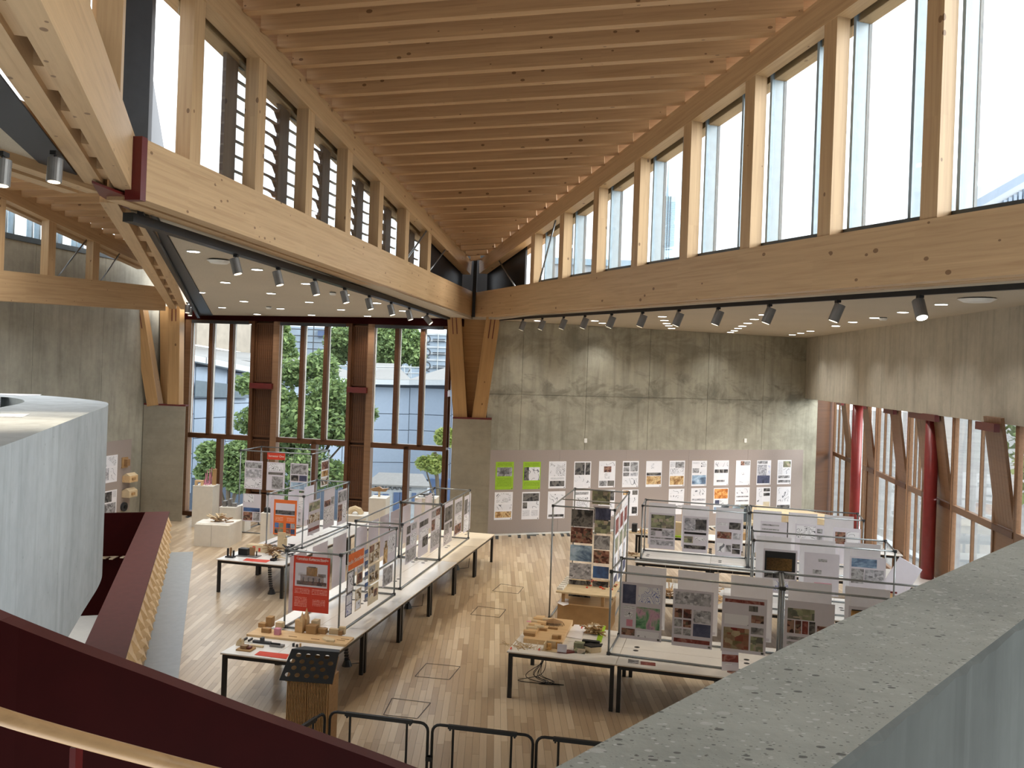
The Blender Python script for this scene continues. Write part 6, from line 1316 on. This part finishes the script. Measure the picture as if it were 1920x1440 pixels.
# ---------------------------------------------------------------- nearest right table: models
rzx = -math.radians(14.5)
tp_ = thing('site_model', 'plywood site model with vaulted blocks on the near right table', 'model', tz(1030, 1190), rzx)
inv = (Matrix.Translation(tp_.location) @ Matrix.Rotation(rzx, 4, 'Z')).inverted()
MB().prism([inv @ tz(u, v) for u, v in ((981, 1205), (1004, 1163), (1074, 1170), (1052, 1213))], (0, 0, .07)).build('base_board', M_['ply'], tp_)
MB().prism([inv @ (tz(u, v) + V((0, 0, .07))) for u, v in ((985, 1199), (1006, 1163), (1022, 1164), (1004, 1201))], (0, 0, .02)).build('terrace', M_['ply'], tp_)
for i, (u, v, s) in enumerate(((993, 1195, .1), (997, 1188, .09), (1001, 1182, .09), (1005, 1176, .08), (1009, 1171, .08), (1011, 1186, .08), (1016, 1178, .08), (1020, 1172, .09))):
    p = inv @ (tz(u, v) + V((0, 0, .08))); m = MB().tube([V((p.x - s, p.y, p.z)), V((p.x + s, p.y, p.z))], .05, 8); m.build('vault', M_['card_light' if i % 2 else 'ply'], tp_)
p = inv @ (tz(1037, 1178) + V((0, 0, .07))); m = MB(); ringp = []
for k in range(14): a = 2 * PI * k / 14; ringp.append((p.x + .17 * math.cos(a), p.y + .12 * math.sin(a), p.z + .05))
m.add(ringp + [(p.x, p.y, p.z + .1)], [(k, (k + 1) % 14, 14) for k in range(14)]); m.build('woven_roof', M_['ply_edge'], tp_)
m = MB()
for k in range(14): a = 2 * PI * k / 14; m.tube([V((p.x + .16 * math.cos(a), p.y + .11 * math.sin(a), p.z + .05)), V((p.x + .2 * math.cos(a), p.y + .15 * math.sin(a), p.z))], .004, 4)
m.build('roof_legs', M_['ply_edge'], tp_)
for u, v, w, d, h in ((1018, 1191, .12, .06, .04), (1040, 1207, .1, .06, .06), (1048, 1207, .06, .05, .06), (1036, 1188, .16, .05, .03), (992, 1201, .18, .08, .05)):
    p = inv @ (tz(u, v) + V((0, 0, .07))); MB().box(p.x - w / 2, p.x + w / 2, p.y, p.y + d, p.z, p.z + h).build('block', M_['card'], tp_)
model('model', 'tangle of thin white wire loops at the near right table corner', tz(980, 1214), [('loops', sticks(46, .14, .09, 31, .005), 'card_light'), ('loops_dark', sticks(12, .1, .06, 32, .004), 'card')], rzx)
t = model('model', 'open house model in yellow, white and plum on the near right table', tz(1040, 1221), [('floor', (-.2, .05, -.06, .1, 0, .01), 'card_light'), ('wall_yellow', (-.12, -.06, -.03, .02, .01, .11), 'gold'), ('wall_yellow', (.0, .06, .08, .11, .01, .12), 'gold'), ('wall', (-.16, .1, .1, .115, .01, .12), 'card_light'), ('wall', (-.17, -.155, -.06, .1, .01, .12), 'card_light'), ('wall_white', (.05, .2, -.06, -.045, .01, .14), 'lil'), ('plum_base', MB().prism([(.05, -.06, 0), (.2, -.06, 0), (.36, .06, 0), (.2, .1, 0), (.1, .05, 0)], (0, 0, .02)), 'steel_red')], rzx)
model('model', 'black roofed L-shaped model on the near right table', tz(1107, 1222), [('block', MB().prism([(-.12, 0, 0), (.02, -.08, 0), (.16, .02, 0), (.16, .12, 0), (.04, .08, 0), (-.02, .1, 0)], (0, 0, .09)), 'card_light'), ('roof', MB().prism([(-.13, 0, .09), (.02, -.09, .09), (.17, .02, .09), (.17, .14, .09), (.04, .09, .09), (-.02, .11, .09)], (0, 0, .02)), 'black'), ('rear_roof', (-.16, .12, .12, .2, .0, .13), 'black')], rzx)
model('model', 'mossy grey terrace model on the near right table', tz(1087, 1221), [('block', (-.1, .06, .0, .12, 0, .12), 'site'), ('block', (-.06, .1, -.12, -.02, 0, .06), 'site'), ('base', (-.08, .06, -.06, .05, 0, .03), 'cream')], rzx)
t = thing('site_model', 'model of shredded wood leaves beside a lime green strip', 'model', tz(1115, 1190), rzx)
inv = (Matrix.Translation(t.location) @ Matrix.Rotation(rzx, 4, 'Z')).inverted()
MB().prism([inv @ tz(u, v) for u, v in ((1091, 1200), (1102, 1171), (1128, 1174), (1119, 1204))], (0, 0, .012)).build('base_sheet', M_['white'], t)
MB().prism([inv @ tz(u, v) for u, v in ((1118, 1203), (1126, 1174), (1136, 1175), (1127, 1205))], (0, 0, .014)).build('green_strip', M_['green'], t)
hp_ = heap(60, .13, .12, .035, 41)
for q in hp_.v: q.x -= .02; q.z += .012
hp_.build('wood_leaves', M_['card'], t)['kind'] = 'stuff'; hp2 = heap(30, .12, .16, .03, 42)
for q in hp2.v: q.x -= .02; q.z += .012
hp2.build('wood_leaves_pale', M_['card_light'], t)['kind'] = 'stuff'
flat('table_card', 'white folded card between the site models', ((1062, 1194), (1077, 1171), (1100, 1173), (1090, 1199)), 'paper', 'card', .745)
flat('caption_card', 'purple caption card at the back corner of the near right table', ((987, 1166), (988, 1164), (998, 1165), (997, 1167)), 'pink', 'caption')
for k, (u, v, nm) in enumerate(((956, 1215, 'leftmost on the near right table'), (1009, 1217, 'beside the wire loops'), (1075, 1211, 'beside the mossy model'), (1089, 1176, 'on the white card'))): flat('caption_tag', 'small red caption tag ' + nm, ((u, v + 2), (u + 2, v - 2), (u + 4, v - 1), (u + 2, v + 3)), 'redprint', 'caption', .75)
flat('postcard', 'red model postcard on the front of the nearest right row', ((1201, 1246), (1201, 1240), (1229, 1243), (1229, 1249)), 'dred', 'postcard'); flat('postcard', 'grey skyline postcard on the front of the nearest right row', ((1177, 1243), (1178, 1236), (1198, 1238), (1197, 1245)), 'mid', 'postcard')
flat('postcard', 'brown photo card at the right of the nearest right row', ((1363, 1260), (1365, 1254), (1384, 1256), (1383, 1266)), 'brown', 'postcard')
a, b = onz(1354, 1252, .742), onz(1381, 1256, .742); M = Matrix(((.97, .2, 0, (a.x + b.x) / 2), (-.23, .9, .3, (a.y + b.y) / 2), (0, -.3, .93, .742 + .32), (0, 0, 0, 1)))
poster('small leaflet with a red roofed building standing on the near right row', M, .25, .34, 'lil', [(.02, .3, .98, .62, 'dred'), (.2, .68, .6, .74, 'text')], 'leaflet', name='leaflet')
# tangled black cables under the near right table
m = MB(); rg = random.Random(9); base = onz(1010, 1272)
for k in range(7):
    x = base.x + rg.gauss(0, .02); pts = [V((x, base.y, .68)), V((x + rg.gauss(0, .04), base.y, .45)), V((x + .05 + rg.gauss(0, .03), base.y - .02, .3)), V((x + rg.uniform(-.2, .2), base.y - .05, .08)), V((x + rg.uniform(-.4, .3), base.y - .15, .012)), V((x + rg.uniform(-.1, .4), base.y - .28, .012)), V((x + .35 + rg.gauss(0, .05), base.y - .3, .012))]
    m.tube(smoothline(pts, 5), .006, 5)
for k in range(3): m.tube(smoothline([V((base.x + .45, base.y + .1, .66)), V((base.x + .5 + k * .03, base.y + .1, .45 + k * .03)), V((base.x + .65, base.y + .1, .36 + k * .04)), V((base.x + .72 + k * .02, base.y + .1, .66))], 5), .006, 5)
tag(m.build('cable_tangle', M_['black']), 'tangle of black power cables under the near right table', 'cables')
# ---------------------------------------------------------------- crate and board inside the tall right frame
cr0 = onz(1044, 1178); cr = thing('plywood_crate', 'brown plywood crate under the tall photo frame', 'crate', (cr0.x, 17.6, 0), rzx)
MB().box(0, 1.05, 0, .9, 0, .5).build('crate_body', M_['card'], cr); MB().box(-.01, 1.06, -.01, .91, .5, .52).build('crate_lid', M_['ply'], cr)
bd_ = thing('model_board', 'pale board with red dotted town model on the plywood crate', 'model', (cr0.x - .05, 17.5, .74), rzx)
MB().box(0, 1.15, 0, 1.3, 0, .03).build('board', M_['card_light'], bd_); MB().box(.1, .16, .1, .16, -.215, 0).box(.9, .96, .1, .16, -.215, 0).box(.1, .16, 1.0, 1.06, -.215, 0).build('support', M_['card'], bd_)
for i in range(30):
    x, y = rgm.uniform(.45, 1.1), rgm.uniform(.5, 1.2); s = rgm.uniform(.012, .03); MB().box(x - s, x + s, y - s, y + s, .03, .03 + s).build('house_block', M_['redprint' if i % 3 else 'ply_edge'], bd_)
for i in range(7): MB().box(-.0, .12, .1 + i * .16, .2 + i * .16, .03, .08).build('card_block', M_['white'], bd_)
flat('model_sheet', 'white sheet with blue blocks beside the plywood crate', ((1045, 1131), (1052, 1122), (1066, 1124), (1066, 1133), (1056, 1136)), 'paper', 'model sheet', .53, .01)
# ---------------------------------------------------------------- rows further back: models
for lab, u, v, z, prt in (('wooden frame model on the middle right row', 1252, 1108, .741, [('base', (-.1, .1, -.1, .1, 0, .03), 'ply'), ('ring', MB().tube([V((-.08, 0, .25)), V((.08, 0, .25))], .07, 8), 'card_light'), ('legs', sticks(12, .06, .25, 51, .01), 'ply')]),
 ('dark glossy model on the middle right row', 1251, 1120, .741, [('body', heap(20, .12, .12, .04, 52), 'ply_edge'), ('base', (-.14, .14, -.1, .1, 0, .02), 'black')]),
 ('stacked timber model between the posters of the middle row', 1346, 1132, .741, [('stack', heap(26, .1, .3, .04, 53), 'ply')]),
 ('long low card town model on the third right row', 1182, 1040, .741, [('base', (-.3, .3, -.2, .2, 0, .02), 'card_light'), ('blocks', heap(24, .2, .05, .03, 54), 'ply_edge')]),
 ('pale timber model by the far wall behind the third row', 1208, 1000, .741, [('base', (-.4, .4, -.15, .15, 0, .03), 'card_light'), ('block', (-.34, -.2, -.1, .1, .03, .25), 'dark_grey'), ('pieces', heap(22, .2, .12, .04, 55), 'ply')]),
 ('green base model by the far wall between two posters', 1273, 1006, .741, [('base', (-.2, .2, -.15, .15, 0, .04), 'green'), ('block', (-.1, .12, -.08, .08, .04, .4), 'card_light'), ('chimney', (.05, .09, -.02, .02, .4, .8), 'ply')]),
 ('small orange and navy model on the third row', 1398, 1012, .741, [('block', (-.2, 0, -.1, .1, 0, .18), 'card'), ('block', (.05, .3, -.1, .1, 0, .26), 'dark_grey')])):
    model('model', lab, onz(u, v, z), prt, rzx, 'models on the right rows')
t = thing('pavilion_model', 'large pale roof model on a black frame near the far wall', 'model', (8.2, 25.4, 0), rzx)
MB().prism([(-1.5, 0, 1.05), (-.9, 0, 1.28), (.5, 0, 1.22), (1.5, 0, 1.1), (1.5, 0, 1.02), (-1.5, 0, 1.0)], (0, 1.2, 0)).build('roof_shell', M_['card_light'], t)
for x in (-1.3, 0, 1.3): MB().box(x - .03, x + .03, .1, .16, 0, 1.02).box(x - .03, x + .03, 1.0, 1.06, 0, 1.02).build('stand_leg', M_['black'], t)
MB().box(-1.4, 1.4, .1, 1.1, .7, .78).build('stand_shelf', M_['black'], t)
t = thing('pavilion_model', 'angular grey glass model left of the large roof model', 'model', (6.55, 25.0, .0), rzx)
for i in range(3): MB().prism([(-.5 + i * .32, 0, 1.05), (-.26 + i * .32, 0, 1.05), (-.2 + i * .32, 0, 1.5), (-.42 + i * .32, 0, 1.42)], (0, .3, 0)).build('facet', M_['frame_dark' if i % 2 == 0 else 'frame_blue'], t)
MB().box(-.55, .6, -.1, .5, .98, 1.05).build('base', M_['card_light'], t); MB().box(-.5, -.44, 0, .4, 0, .98).box(.5, .56, 0, .4, 0, .98).build('stand', M_['black'], t)
t = thing('easel', 'tilted white display board at the right end of the middle row', 'display board', tuple(onz(1672, 1112, .74)), rzx)
MB().box(-.25, .25, -.02, .02, 0, .75, 0, Matrix.Rotation(math.radians(28), 4, 'Y')).build('board', M_['lil'] if 'lil' in M_ else PM['lil'], t)
MB().box(-.2, .6, .0, .5, -.74, -.02).build('timber_box', M_['ply'], t); MB().box(-.1, .1, -.03, .03, 0, .04).build('bracket', M_['steel_red'], t)
